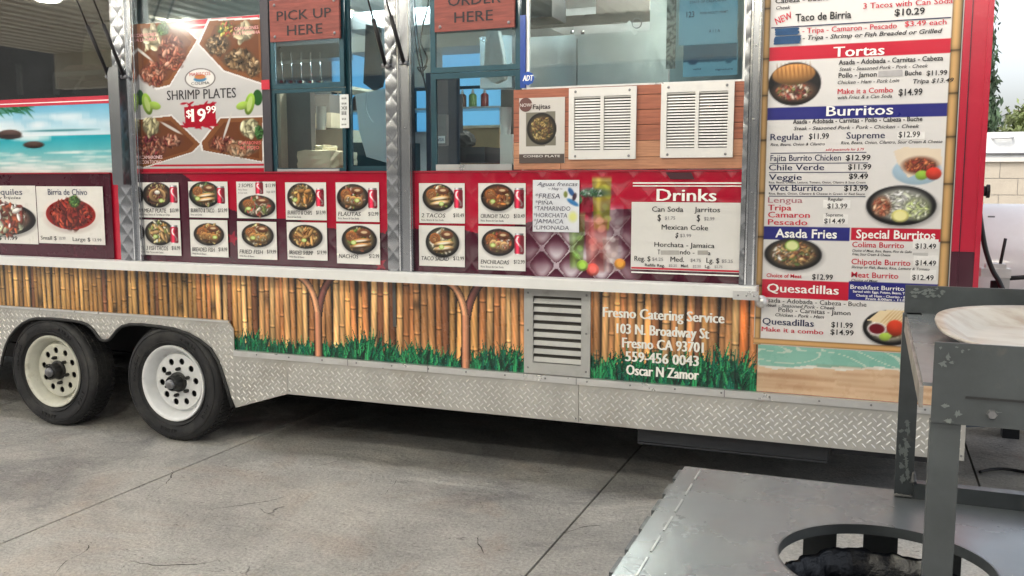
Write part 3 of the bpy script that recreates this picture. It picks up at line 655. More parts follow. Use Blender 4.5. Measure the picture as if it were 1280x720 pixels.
def drinks(S):
    # printed glasses of fruit water; the quilting's silver sheen is painted into the colour
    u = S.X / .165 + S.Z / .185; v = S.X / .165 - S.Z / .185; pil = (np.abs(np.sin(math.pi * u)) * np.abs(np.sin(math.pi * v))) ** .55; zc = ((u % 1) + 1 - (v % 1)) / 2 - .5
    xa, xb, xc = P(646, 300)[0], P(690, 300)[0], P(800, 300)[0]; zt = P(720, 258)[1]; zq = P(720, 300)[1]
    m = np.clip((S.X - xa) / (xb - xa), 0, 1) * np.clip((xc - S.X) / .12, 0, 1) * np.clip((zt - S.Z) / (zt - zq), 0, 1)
    m = m * np.clip(np.clip(pil * 1.6 - .25, 0, 1) * np.clip(.55 - zc * 1.7, .15, 1) + .75 * (pil < .22), 0, 1); S.blend((slice(0, S.nz), slice(0, S.nx)), m, (230, 224, 232))  # painted reflection: brighter low in each diamond and along its seams
    cups = [(768, 292, 26, 76, (176, 166, 172), .35), (731, 262, 24, 58, (140, 24, 46), .85), (753, 254, 26, 70, (186, 190, 66), .85), (722, 300, 22, 74, (120, 178, 70), .55), (746, 306, 30, 70, (214, 110, 104), .62), (764, 318, 22, 46, (226, 196, 190), .5)]
    for (px, py, w, h, c, al) in cups:
        x0, z0 = P(px - w / 2, py + h / 2); x1, z1 = P(px + w / 2, py - h / 2); W = S.win(x0, z0, x1, z1); X, Z = S.X[W], S.Z[W]; t = (z1 - Z) / (z1 - z0)
        u = (X - (x0 + x1) / 2) / ((x1 - x0) * (.5 - .12 * t)); m = np.clip((1.04 - np.abs(u)) * 8, 0, 1) * np.clip(t * 14, 0, 1) * np.clip((1 - t) * 14, 0, 1) * al
        cc = np.array(c, float) * (.72 + .38 * np.exp(-((u + .35) / .28) ** 2) + .12 * np.sin(t * 9 + px))[..., None] + 46 * (t < .1)[..., None]
        S.img[W] = S.img[W] * (1 - m[..., None]) + np.clip(cc, 0, 255) * m[..., None]
        for k in range(7): S.pe(px + rng.uniform(-.3, .3) * w, py + rng.uniform(-.48, .3) * h, w * .18, w * .15, np.clip(np.array(c) * rng.uniform(.6, 1.5) + 20, 0, 255), ang=rng.uniform(-.8, .8), alpha=al * .8, soft=.004)
    for (px, py, r_, c) in ((722, 250, 6, (60, 130, 60)), (741, 337, 8, (226, 90, 80)), (728, 332, 7, (150, 190, 70)), (775, 330, 7, (230, 150, 60))): S.pe(px, py, r_, r_, c, shade=.3); S.pe(px, py, r_ * .6, r_ * .6, np.clip(np.array(c) * 1.25, 0, 255), alpha=.7)
    S.food(742, 241, 22, 5, [(60, 120, 70), (200, 214, 206), (90, 150, 120)], 26, .12)
cv3 = [P(a, b) for a, b in ((505, 210), (505, 266), (522, 286), (560, 282), (600, 292), (640, 282), (700, 270), (760, 262), (800, 260), (935, 262), (935, 210))]
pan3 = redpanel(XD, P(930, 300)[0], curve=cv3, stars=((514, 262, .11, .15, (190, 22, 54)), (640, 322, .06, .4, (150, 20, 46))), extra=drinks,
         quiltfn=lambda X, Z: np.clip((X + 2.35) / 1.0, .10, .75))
for xa_, xb_ in ((-6.34, XA - .004), (XB, XC - .004), (XD, P(930, 300)[0])):
    box('panel_edge', (xa_, -.022, ZR1 + .001), (xb_, .003, ZR1 + .010), mat('red_edge_trim', tuple(lin((150, 18, 40))), .35), tr)

# menu cards printed on the panels
CARDX = 0
def card(r, title, sub, price, pal, n=46, canx=None, dishpos=None, ts=5, tb=.03, garnish=None, extra_label='', size=.2, rawdish=False):
    x0, z0, x1, z1 = rect(*r, y=-.018); S = Sheet(x0, z0, x1, z1, -.0185, bg=(226, 224, 220), res=300)
    px0, py0, px1, py1 = r; w = px1 - px0; h = py1 - py0
    dx, dy, dr, drz = dishpos or (px0 + w * .40, py0 + h * .36, w * .40, h * .36)
    if rawdish: S.food(dx, dy, dr, drz, pal, n, size, garnish)
    else: S.dish(dx, dy, dr, drz, pal, n, size, garnish=garnish)
    if canx: S.can(*canx)
    o = S.build('menu_card', MATTE_C, tr, gain=.92); o['label'] = 'white menu card reading ' + title
    Lc = Letters(-.0196)
    if title:
        Lc.px(title, px0 + w * .05, py1 - h * .15, px0 + w * (.05 + min(.60, .075 * len(title))), py1 - h * .15 + .6, ts, BLACK, tb, .15)
        Lc.px(price, px1 - w * .25, py1 - h * .15, px1 - w * .02, py1 - h * .15, ts * .95, BLACK, tb)
        Lc.px(sub, px0 + w * .05, py1 - h * .06, px0 + w * (.05 + .022 * len(sub)), py1 - h * .06, 2.2, (70, 68, 70), .01)
    Lc.build(o); return o
MATTE_C = mat('menu_card_print', 'attr', .3, var=.03, vscale=5, rvar=.06, coat=.35, bump=.001, bscale=9)
P_meat = [(110, 62, 40), (80, 40, 26), (140, 90, 50), (200, 190, 120), (120, 30, 36)]
P_green = [(90, 120, 60), (150, 165, 90), (210, 200, 180), (180, 130, 90), (60, 90, 44)]
P_mix = [(200, 150, 70), (170, 90, 40), (220, 200, 140), (110, 130, 50), (230, 225, 200)]
P_tan = [(200, 130, 60), (170, 96, 40), (220, 170, 90), (140, 76, 30), (226, 190, 110)]
P_white = [(220, 214, 196), (190, 180, 150), (160, 100, 60), (110, 130, 60), (200, 60, 50)]
for a in [((178, 228, 224, 272), 'MEAT PLATE', 'Rice, Beans & Tortillas or Chips', '$13.99', P_meat, (217, 243, 9, 22), None),
          ((181, 275, 226, 319), '3 FISH TACOS', 'Fish Tacos with Salad', '$16.99', P_mix, (218, 293, 9, 22), None),
          ((236, 227, 285, 272), 'BURRITO & TACO', 'Rice and Soda', '$15.99', P_green, (276, 244, 9, 22), None),
          ((238, 275, 285, 321), 'BREADED FISH', 'With Rice & Beans', '$18.99', P_tan, None, (261, 293, 19, 14)),
          ((297, 277, 346, 324), 'FRIED FISH', 'With Rice & Beans', '$19.99', P_mix, None, (322, 294, 20, 15)),
          ((357, 228, 408, 275), 'BURRITO & CHIPS', 'Rice & Can Soda', '$13.99', [(214, 170, 80), (190, 120, 50), (200, 190, 160), (110, 96, 50)], (400, 247, 10, 23), (377, 246, 18, 17)),
          ((359, 278, 409, 325), 'BREADED SHRIMP', 'With Rice & Beans', '$19.99', P_tan, None, (382, 296, 21, 15)),
          ((420, 228, 474, 277), 'FLAUTAS', 'Rice, Beans & Can Soda', '$12.99', P_white, (466, 248, 11, 26), (441, 247, 20, 17)),
          ((421, 280, 475, 330), 'NACHOS', '', '$12.99', [(200, 140, 60), (90, 130, 40), (230, 220, 200), (140, 70, 40), (220, 170, 80)], None, (449, 300, 22, 18)),
          ((524, 229, 581, 279), '2 TACOS', 'Rice, Beans & Can Soda', '$10.49', [(180, 110, 50), (120, 140, 50), (220, 120, 50), (220, 200, 170)], (573, 248, 11, 26), (548, 247, 20, 17)),
          ((524, 282, 581, 333), 'TACO SALAD', '', '$12.99', [(200, 190, 140), (226, 220, 200), (150, 160, 70), (190, 140, 80)], None, (553, 303, 21, 19)),
          ((598, 229, 657, 280), 'CRUNCHY TACO', 'Rice, Beans & Can Soda', '$10.49', [(226, 120, 40), (170, 90, 40), (210, 180, 120), (140, 60, 40)], (649, 248, 12, 26), (622, 247, 21, 17)),
          ((598, 283, 657, 338), 'ENCHILADAS', 'Rice, Beans & Can Soda', '$12.99', [(220, 110, 60), (190, 60, 40), (226, 210, 190), (120, 120, 50)], (649, 305, 12, 26), (623, 303, 21, 17))]:
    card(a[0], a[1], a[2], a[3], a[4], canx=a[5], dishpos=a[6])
# sopes card (title on top)
o = card((296, 227, 345, 273), '', '', '', P_white, canx=(324, 235, 9, 16), dishpos=(321, 258, 23, 14)); o['label'] = 'white menu card reading 2 SOPES'
Lc = Letters(-.0196); Lc.px('2 SOPES', 298, 234, 316, 234, 4.4, BLACK, .03, .15); Lc.px('$13.99', 332, 234, 344, 234, 4.4, BLACK, .03)
Lc.px('Rice, Beans', 298, 238, 309, 238, 2, GREY); Lc.px('& Can Soda', 298, 242, 309, 242, 2, GREY); Lc.px('Single  $5.99', 333, 241, 344, 241, 2.6, GREY); Lc.build(o)
# big cards at far left
def bigcard(r, label, dish_fn, txt):
    x0, z0, x1, z1 = rect(*r, y=-.018); S = Sheet(x0, z0, x1, z1, -.0185, bg=(228, 225, 220), res=260); dish_fn(S)
    o = S.build('menu_card', MATTE_C, tr, gain=.92); o['label'] = label; Lc = Letters(-.0196)
    for t in txt: Lc.px(*t)
    Lc.build(o)
def f1(S): S.dish(6, 274, 38, 20, [(210, 90, 50), (160, 60, 50), (200, 210, 170), (230, 225, 220), (110, 50, 40)], 130, .15)
def f2(S):
    S.pe(88, 270, 36, 22, (236, 226, 220), shade=.1, soft=.01); S.pe(88, 268, 31, 19, (150, 20, 16)); S.food(88, 267, 28, 17, [(180, 40, 26), (140, 26, 20), (205, 66, 36), (110, 20, 18)], 120, .16)
    S.food(93, 252, 7, 7, [(70, 130, 50), (120, 160, 60), (40, 90, 40)], 26, .3)
bigcard((-34, 232, 46, 304), 'white menu card reading Chilaquiles', f1, [('Chilaquiles', -24, 243, 28, 244, 7.5, NAVY, .03), ('arroz y frijoles', -20, 248, 26, 249, 3, BLACK, .01, .15), ('Small $ 11.99', -20, 299, 22, 300, 4.5, BLACK, .02)])
bigcard((47, 233, 130, 305), 'white menu card reading Birria de Chivo', f2, [('Birria de Chivo', 60, 243.5, 109, 244, 7.5, NAVY, .03), ('Small $', 51, 299.5, 71, 300, 4.8, BLACK, .03), ('10.99', 74, 299.5, 82, 300, 3.8, GREY, .02), ('Large $', 91, 301, 113, 302, 4.8, BLACK, .03), ('13.99', 116, 301.5, 127, 302, 3.6, GREY, .02)])
# drinks board
YD = -.0195
Lb = Letters(YD - .002)
x0, z0, x1, z1 = rect(789, 253, 928, 339, YD)
db = box('drinks_board', (x0, YD, z0), (x1, YD + .003, z1), mat('gloss_white_print', tuple(lin((214, 212, 208))), .22, var=.03, vscale=4, coat=.5, bump=.002, bscale=8), tr)
db['label'] = 'white drinks price board headed Drinks'
Lb.px('Drinks', 821, 251, 895, 251.5, 15, WHITE, .045)
for yy, w in ((229.3, 1.6), (233, 1.2)): Lb.line(791, yy, 932, yy - 1, w, WHITE)
for yy, w in ((336, 2.2), (341.5, 1.6)): Lb.line(789, yy, 926, yy + 2, w, RED if yy < 338 else WHITE)
for t in [('Can Soda', 815, 264.5, 854, 265, 6.5, BLACK, .03), ('Jarritos', 868, 265, 900, 265.5, 6.5, BLACK, .03), ('$', 822, 276, 826, 276, 8, BLACK, .03), ('$1.75', 831, 274.5, 844, 274.5, 4, GREY, .01), ('$', 871, 276.5, 875, 276.5, 8, BLACK, .03), ('$2.99', 880, 275.5, 893, 275.5, 4.2, GREY, .01),
          ('Mexican Coke', 827, 287, 885, 288, 6.5, BLACK, .03), ('$', 844, 297, 848, 297, 6, BLACK, .02, .2), ('$3.99', 850, 296.5, 864, 296.5, 4, GREY, .01), ('Horchata - Jamaica', 818, 308.5, 893, 310, 6, BLACK, .03), ('T', 822, 318, 825, 318, 6, BLACK, .03), ('ndo -', 850, 318, 868, 318.5, 6, BLACK, .03), ('a', 885, 319, 888, 319, 5.5, BLACK, .03),
          ('Reg. $', 793, 326, 813, 326.5, 6.2, BLACK, .03), ('$4.25', 815, 326, 829, 326, 4, GREY, .01), ('Med.', 838, 327, 855, 327.5, 6.2, BLACK, .03), ('$4.75', 863, 327.5, 876, 327.5, 4, GREY, .01), ('Lg. $', 883, 328.5, 899, 329, 6.2, BLACK, .03), ('$5.25', 902, 328.5, 916, 328.5, 4, GREY, .01),
          ('Refills Reg.', 806, 333, 831, 333.5, 3.4, BLACK, .02), ('$2.25', 836, 333.5, 846, 333.5, 3, GREY, .01), ('Med.', 851, 334, 861, 334, 3.4, BLACK, .02), ('$2.50', 866, 334.5, 876, 334.5, 3, GREY, .01), ('Lg.', 881, 334.5, 888, 335, 3.4, BLACK, .02), ('$2.75', 893, 335, 903, 335, 3, GREY, .01)]: Lb.px(*t)
Lb.quad([(826, 313), (849, 313), (849, 318.5), (826, 318.5)], (168, 165, 160)); Lb.quad([(872, 313), (885, 313), (885, 318.5), (872, 318.5)], (160, 157, 152))
Lb.build(db)
Lq = Letters(-.021); Lq.quad([(832, 215.5), (864, 215.5), (868, 224), (838, 224)], (60, 16, 30)); o = Lq.build(tr, 'wrap_patch')
# taped handwritten note
x0, z0, x1, z1 = rect(666, 225, 724, 290, -.024)
note = thing('handwritten_note', 'white handwritten Aguas Frescas note taped on the red panel left of the drinks board', 'note', ((x0 + x1) / 2, -.024, z0))
S = Sheet(x0, z0, x1, z1, -.024, bg=(224, 226, 232), res=200); S.pe(716, 271, 5, 6, (222, 226, 140), soft=.01); S.pe(714, 240, 3, 6, (40, 90, 150), ang=.6); S.pe(716, 253, 8, 3, (50, 120, 180), ang=-.5); S.pe(718, 246, 2.5, 5, (60, 40, 60), ang=-.3); S.pe(707, 243, 2.5, 4, (120, 130, 60))
o = S.build('paper', MATTE, note, gain=.9); Lc = Letters(-.0256); INK = (44, 44, 70)
for t in [('Aguas frescas', 671, 232.5, 722, 232.5, 5, INK, .0, .35), ('~ Hoy ~', 685, 237.5, 703, 237.5, 3.4, INK, .01, .2), ('*FRESA', 669, 247.5, 700, 248.5, 6, INK, .0, .15), ('*PIÑA', 669, 255.5, 691, 256, 5, INK, .0, .1), ('*TAMARINDO', 668, 263, 713, 263.5, 5.4, INK, .0, .1), ('*HORCHATA', 667, 271.5, 709, 272, 5.4, INK, .0, .1), ('*JAMAICA', 667, 279, 704, 279.5, 5.4, INK, .0, .15), ('*LIMONADA', 667, 287, 711, 287, 5, INK, .0, .1)]: Lc.px(*t)
Lc.build(note)

# ------------------------------------------------------------------ posts between the window bays
PST = mat('dull_quilted_stainless', (.36, .37, .39), .24, 1, var=.1, vscale=4)
def post(xa, xb, xc, zlo, zhi, ysf, label):
    S = Sheet(xa, zlo, xb, zhi, -.050, bg=(200, 200, 205), res=170); quilt(S, p=.11, q=.125, amp=.003)
    o = S.build('window_post', PST, tr); o['label'] = label
    box('post_core', (xa, -.046, zlo), (xb, .002, zhi), PST, o)
    box('post_channel', (xb + .001, -.040, zlo), (xc, .002, zhi), PST, o, bevel=.004)
    box('channel_lip', (xb + .004, -.054, zlo), (xb + .012, -.0405, zhi), STEEL, o); box('channel_lip', (xc - .012, -.054, zlo), (xc - .004, -.0405, zhi), STEEL, o)
    for z in np.arange(zlo + .1, zhi, .35): lathe('screw', [(0, -.004), (.004, -.003), (.005, 0)], ((xb + xc) / 2, -.040, z), SCREW, o, 8)
    return o
post(P(142, 120, -.05)[0], P(158, 120, -.05)[0], P(168.5, 120, -.05)[0], ZR0, 2.92, 0, 'quilted steel post between the beach window and the poster')
post(P(482, 120, -.05)[0], P(496, 120, -.05)[0], P(513, 120, -.05)[0], ZR0, 2.92, 0, 'quilted steel post between the two service windows')
post(P(930, 120, -.05)[0], P(936, 120, -.05)[0], P(950, 120, -.05)[0], ZR0, 2.92, 0, 'quilted steel post beside the tall menu board')
ja, jz = P(147, 150, -.08)
bm = bmesh.new(); box_into(bm, ja - .05, -.095, ZR1 - .07, ja + .035, -.0905, 2.36); fl = bmobj('jamb_flange', bm, PST, tr, bevel=.002)
# gas struts hold the raised awning doors
def onx(px, py, x):
    dd = fw + rt * (px - 640) / FPX - upv * (py - 360) / FPX; t = (x - CAM[0]) / dd[0]; return Vector(CAM + dd * t)
STRUT = mat('black_strut', (.012, .012, .014), .35, .2); ROD = mat('strut_rod', (.1, .1, .1), .2, .9)
for (jx, jy, mx_, my_, tx, ty_) in ((155, 96, 129, 30, 117, 0), (136, 96, 109, 32, 97, 0), (505, 79, 488.5, 20, 479, -12), (482, 82, 466.5, 24, 460, 0)):
    x = P(jx, jy, -.075)[0]; a = Vector((x, -.075, P(jx, jy, -.075)[1])); b = onx(mx_, my_, x); c = onx(tx, ty_, x); e = a + (c - a) * 2.1
    s_ = tube('gas_strut', [a, b], .0115, STRUT, tr, 12); tube('strut_rod', [b, e], .005, ROD, s_, 8); tube('strut_pin', [a + Vector((-.02, 0, 0)), a + Vector((.02, 0, 0))], .012, SCREW, s_, 8)

# ------------------------------------------------------------------ window bays: frames and panes
GL = glass_mat('clear_service_glass', (.86, .93, .94), .55, .05)
GLM = glass_mat('reflective_film_glass', (.66, .68, .66), .6, .13)
GLB = glass_mat('bluish_tinted_glass', (.72, .86, .92), .6, .07)
XW = {k: P(k, 110)[0] for k in (328, 338, 344, 422, 430, 483, 512, 538, 546, 640, 650, 657, 930)}
zA = 1.708; zTop = 2.915
# bay 1: film glass above a beach print
x1b = P(142, 120)[0]
g1 = box('film_window', (-6.34, .020, zA), (x1b, .026, zTop), GLM, tr)
ibx = lambda r_, ya, yb, m_, n_: pxbox(n_, r_, ya, yb, m_, tr)
box('inner_partition', (-8.2, 1.3, .6), (-4.5, 1.34, 2.95), mat('dim_stainless', (.30, .29, .27), .4, .5, var=.15, vscale=2), tr)
SHM = mat('shelf_steel', (.5, .5, .49), .4, .6)
ibx((66, 88, 150, 94), .45, .75, SHM, 'kitchen_shelf'); ibx((66, 94, 71, 118), .46, .48, SHM, 'shelf_upright'); ibx((20, 80, 24, 118), .7, .73, SHM, 'shelf_upright')
a_ = P(92, 116, .5); b_ = P(104, 96, .5); tube('shelf_brace', [(a_[0], .5, a_[1]), (b_[0], .5, b_[1])], .012, SHM, tr)
for k_ in range(6): ibx((74 + k_ * 2, 86.5 - k_ * 1.1, 128 - k_ * 3, 87.4 - k_ * 1.1), .5, .68, mat('paper_pile', (.6, .48, .42), .7, var=.1), 'paper_sheet')
pd = [P(a, b, .85) for a, b in ((103, 84), (103, 62), (106, 46), (114, 34), (124, 29), (137, 28), (137, 84))]; plate('curved_hood_side', pd, [], .85, .3, mat('cream_enamel', (.62, .58, .46), .4), tr)
S = Sheet(-6.34, zA, P(171, 160)[0], 2.15, .012, bg=(120, 190, 215), res=150)
X, Z = S.X, S.Z; t = (Z - zA) / (2.15 - zA); hz = .56
sk = np.array((206, 226, 236.)) * (1 - np.clip((t - hz) / .5, 0, 1))[..., None] + np.array((96, 170, 205.)) * np.clip((t - hz) / .5, 0, 1)[..., None]
se = np.array((30, 160, 178.)) * np.clip(t / hz, 0, 1)[..., None] + np.array((200, 214, 210.)) * (1 - np.clip(t / hz, 0, 1))[..., None]
S.img = np.where((t > hz)[..., None], sk, se)
for k in range(46):
    cx, cz = rng.uniform(-6.3, -4.4), 1.708 + rng.uniform(.52, .85) * .44; S.ell(cx, cz, rng.uniform(.03, .14), rng.uniform(.006, .02), (232, 238, 242), alpha=.55, soft=.02)
for k in range(90):
    cx, cz = rng.uniform(-6.3, -4.4), 1.708 + rng.uniform(.0, .14); S.ell(cx, cz, rng.uniform(.03, .12), rng.uniform(.003, .008), (236, 240, 238), alpha=.6, soft=.006)
S.pe(75, 163, 40, 1.5, (40, 110, 120), alpha=.7); S.pe(12, 168, 15, 6, (88, 70, 66), shade=.4); S.pe(12, 171, 15, 3, (60, 50, 50)); S.pe(42, 181, 13, 4.5, (84, 66, 60), shade=.4)
S.pp([(-40, 118), (-10, 116), (40, 128), (28, 137), (10, 142), (-40, 146)], (40, 96, 60), .6)
for k in range(50): S.pe(rng.uniform(-30, 40), rng.uniform(124, 142), rng.uniform(3, 9), .9, (30, 92, 52), ang=rng.uniform(-.9, -.1))
S.noise(3, 8, 14)
bp_ = S.build('beach_print', LAMIN, tr, gain=.85); bp_['label'] = 'beach photo print across the lower window with sea and boulders'
for z0_, z1_, c in ((2.151, 2.168, (178, 26, 52)), (2.168, 2.174, (226, 222, 220)), (2.174, 2.200, (170, 22, 48))):
    box('red_stripe', (-6.34, .012, z0_), (P(171, 120)[0], .0135, z1_), flat(c), tr)
# bay 2
fr2 = box('fixed_pane', (XB, .020, zA), (XW[328], .026, zTop), GL, tr)
box('window_backing', (XB, .10, zA), (XW[328], .11, zTop), mat('grey_backing', (.10, .13, .14), .7), fr2)
box('window_mullion', (XW[328], -.004, zA), (XW[338], .03, zTop), mat('dark_mullion', (.03, .026, .035), .4), tr)
box('red_reflector', (XW[328], -.010, P(333, 112)[1]), (XW[338], -.005, P(333, 100)[1]), mat('red_plastic', (.45, .01, .03), .3), tr)
def window(name, xa, xb, za, zb, y, m=TEAL, w=.028, pane=GL, parent=tr, label=None):
    o = plate(name, [(xa, za), (xb, za), (xb, zb), (xa, zb)], [[(xa + w, za + w), (xb - w, za + w), (xb - w, zb - w), (xa + w, zb - w)]], y, .022, m, parent)
    box('glass_pane', (xa + w, y + .008, za + w), (xb - w, y + .012, zb - w), pane, o)
    if label: o['label'] = label
    return o
zm = P(380, 108)[1]
window('sliding_window', XW[338] + .002, XW[430], zm - .01, zTop, .004, pane=GLB, label='upper sash of the pick up window')
window('service_hatch_frame', XW[338] + .002, XW[430], zA, zm - .013, .006, w=.02, pane=GL)
window('sliding_window', XW[422] + .035, XC, zA, zTop, .032, pane=GLB, w=.03)
zm2 = P(590, 89)[1]
window('sliding_window', XW[538], XW[650], zm2, zTop, .004, pane=GLB, label='upper sash of the order window')
window('service_hatch_frame', XW[538], XW[650], zA, zm2 - .003, .006, w=.03, pane=GL)
box('sill_track', (XW[538] + .03, -.002, zA + .001), (XW[640], .05, zA + .035), BRSTEEL, tr, bevel=.004)
box('sill_track', (XW[344], -.002, zA + .001), (XW[422], .05, zA + .015), BRSTEEL, tr, bevel=.004)
box('fixed_pane', (XW[512], .022, zA), (XW[538] - .002, .027, zTop), GLB, tr)
box('navy_panel', (XW[512] - .02, .24, zA - .03), (XW[538] + .06, .26, P(525, 92, .25)[1]), NAVYM, tr)
box('blue_strip', (XW[650] + .002, -.004, P(653, 110)[1]), (XW[657], .02, P(653, 19)[1]), mat('royal_blue_plastic', tuple(lin((20, 60, 140))), .3, coat=.4), tr)
xR = P(931, 110)[0]
window('large_fixed_window', XW[657] + .002, xR, 2.13, zTop, .006, pane=GL, w=.014, m=ALU, label='large clear window over the wood plank panel')
# wood plank panel
WD = mat('reddish_wood_print', tuple(lin((150, 88, 66))), .38, var=.28, vscale=5, coat=.2, stretch=(1.2, 1, 22), dirt=(.10, .03, .015), dscale=2.3, damt=.7, dpos=.56)
WD2 = mat('light_wood_print', tuple(lin((176, 126, 96))), .38, var=.25, vscale=5, coat=.2, stretch=(1.2, 1, 22), dirt=(.15, .05, .03), dscale=2.3, damt=.5, dpos=.58)
xa_ = P(642, 160)[0]; zw0, zw1 = 1.712, 2.135
wp = box('wood_panel', (xa_, .006, zw0), (xR, .02, zw1), mat('wood_joint_dark', (.03, .012, .008), .6), tr)
zz = [zw0, zw0 + .062, zw0 + .145, zw0 + .225, zw0 + .30, zw0 + .375, zw1]
for i in range(6):
    xq = [xa_, -1.25 + .3 * ((i * 37) % 3 - 1), xR]
    for k in range(2): box('plank', (xq[k] + .001, -.002, zz[i] + .0015), (xq[k + 1] - .001, .0055, zz[i + 1] - .0015), WD2 if i < 2 else WD, wp, bevel=.001)
# white air registers
REG = mat('white_register_paint', tuple(lin((214, 212, 208))), .4, var=.03, dirt=(.4, .38, .35), dscale=12, damt=.2)
def register(r):
    x0, z0, x1, z1 = rect(*r, y=-.014); w, h = x1 - x0, z1 - z0; yf = -.016
    hl = [(x0 + w * a, z0 + h * .13, x0 + w * b, z0 + h * .88) for a, b in ((.08, .475), (.525, .92))]
    o = plate('air_register', [(x0, z0), (x1, z0), (x1, z1), (x0, z1)], [[(a, b), (c, b), (c, e), (a, e)] for a, b, c, e in hl], yf, .012, REG, tr)
    n = 19; first = None
    for (a, b, c, e) in hl:
        for k in range(n):
            zc = b + (e - b) * (k + .5) / n
            if first is None:
                bm = bmesh.new(); box_into(bm, 0, -.0045, -.0044, c - a - .001, -.0025, .0046, Matrix.Rotation(R(-32), 4, 'X')); sl = bmobj('slat', bm, REG, o); first = sl
            else:
                sl = first.copy(); COL.objects.link(sl); sl.parent = o
            sl.location = (a + .0005, yf + .010, zc)
    box('register_back', (x0 + .01, -.0035, z0 + .01), (x1 - .01, -.0025, z1 - .01), mat('dark_duct', (.05, .045, .04), .8), o)
    for (u, v) in ((.1, .045), (.9, .045), (.1, .95), (.9, .95)): lathe('screw', [(0, -.004), (.005, -.003), (.007, 0)], (x0 + w * u, yf, z0 + h * v), SCREW, o, 10)
    return o
register((711, 109, 795, 199))['label'] = 'left white air register on the wood planks'
register((826, 103, 917, 197))['label'] = 'right white air register on the wood planks'
# aluminium louvre vent in the bamboo wrap
x0, z0, x1, z1 = rect(655.5, 363, 738, 477, y=-.014); z0 = zk + .04; z1 = 1.082
VM = mat('grey_vent_paint', (.42, .42, .41), .45, .2, var=.08, vscale=5, dirt=(.2, .19, .17), dscale=6, damt=.4)
vf = plate('louvre_vent', [(x0, z0), (x1, z0), (x1, z1), (x0, z1)], [[(x0 + .05, z0 + .06), (x1 - .05, z0 + .06), (x1 - .05, z1 - .045), (x0 + .05, z1 - .045)]], -.020, .016, VM, tr); vf['label'] = 'grey louvred metal vent in the bamboo print'
hh = (z1 - z0 - .105) / 8
for k in range(8):
    zc = z0 + .06 + hh * k
    M = Matrix.Translation((0, -.004, zc + hh * .5)) @ Matrix.Rotation(R(-20), 4, 'X')
    bm = bmesh.new(); box_into(bm, x0 + .051, -.002, -hh * .46, x1 - .051, .001, hh * .36, M); box_into(bm, x0 + .051, -.013, -hh * .47, x1 - .051, .000, -hh * .41, M); bmobj('louvre', bm, VM, vf)
box('vent_back', (x0 + .02, -.0035, z0 + .02), (x1 - .02, -.0025, z1 - .02), mat('dark_duct'), vf)
for u in (x0 + .022, x1 - .022):
    for v in (z0 + .03, (z0 + z1) / 2, z1 - .03): lathe('screw', [(0, -.004), (.004, -.003), (.006, 0)], (u, -.020, v), SCREW, vf, 10)

# ------------------------------------------------------------------ tall menu board
BX0, BX1 = -.532, .335; YB = -.0035
S = Sheet(BX0, .845, BX1, 2.75, YB, bg=(216, 213, 211), res=200)
S.noise(2.0, 1.5, 2.0)
def banner(px0, y0, px1, y1, c):
    x0, z0, x1, z1 = rect(px0, y0, px1, y1, YB); S.poly([(x0, z0), (x1, z0), (x1, z1), (x0, z1)], c)
bl = P(957, 200, YB)[0]
banner(955, 53.5, 1190, 71.5, RED); banner(955, 131, 1190, 147.5, BLUE)
banner(950, 284, 1062, 300, BLUE); banner(1063, 286, 1180, 301.5, RED); banner(948, 351, 1060, 374, RED); banner(1060, 354, 1180, 378, BLUE)
# torta
S.pe(993, 105, 33, 27, (24, 22, 26), shade=.3); S.food(993, 114, 27, 13, [(150, 40, 40), (110, 140, 60), (220, 200, 180), (90, 40, 30), (190, 90, 60)], 90, .13)
S.pe(992, 93, 27, 13, (190, 136, 78), shade=.4, ang=.05)
for k in range(9): S.pe(972 + k * 5.2, 90.5 - k * .3, .9, 8, (120, 74, 40), ang=.12, alpha=.8)
# burrito, plate, fries, quesadilla
S.pe(1146, 214, 31, 17, (170, 196, 214), shade=.1); S.pp([(1117, 189), (1130, 184), (1176, 186), (1178, 205), (1135, 222), (1122, 204)], (222, 206, 184)); S.food(1150, 207, 22, 11, [(190, 70, 40), (150, 40, 30), (220, 120, 60), (120, 50, 30)], 80, .14)
S.pe(1152, 219, 8, 6, (150, 190, 70), shade=.2); S.pe(1167, 217, 10, 8, (208, 60, 44), shade=.3)
S.dish(1126, 257, 44, 25, [(228, 226, 216), (200, 206, 180), (232, 230, 226)], 110, .12); S.food(1102, 258, 12, 13, [(220, 130, 90), (190, 80, 50), (226, 170, 130)], 40, .3); S.food(1147, 261, 17, 15, [(190, 206, 130), (220, 226, 190)], 40, .25); S.pe(1125, 270, 11, 8, (214, 206, 120), shade=.2); S.pe(1125, 270, 8.5, 6, (232, 226, 160))
S.dish(991, 318, 36, 20, [(212, 150, 80), (180, 110, 60), (230, 224, 210), (120, 60, 40), (90, 120, 50), (226, 180, 110)], 150, .13); S.pe(990, 307, 9, 7, (120, 160, 60)); S.pe(990, 307, 7.6, 5.6, (216, 222, 160))
S.dish(1112, 410, 34, 22, [(230, 216, 190), (224, 206, 176)], 30, .3); S.pp([(1085, 400), (1100, 388), (1150, 388), (1150, 408), (1120, 412)], (226, 206, 168))
for k in range(8): S.pe(1108 + k * 4, 396 + k * .6, .7, 9, (180, 140, 90), ang=-.7, alpha=.8)
S.pe(1096, 411, 12, 8, (226, 224, 222)); S.pe(1096, 411, 10, 6.5, (110, 22, 34)); S.pe(1119, 410, 11, 10, (204, 64, 40), shade=.3); S.pe(1106, 421, 7, 5, (170, 200, 80), shade=.2)
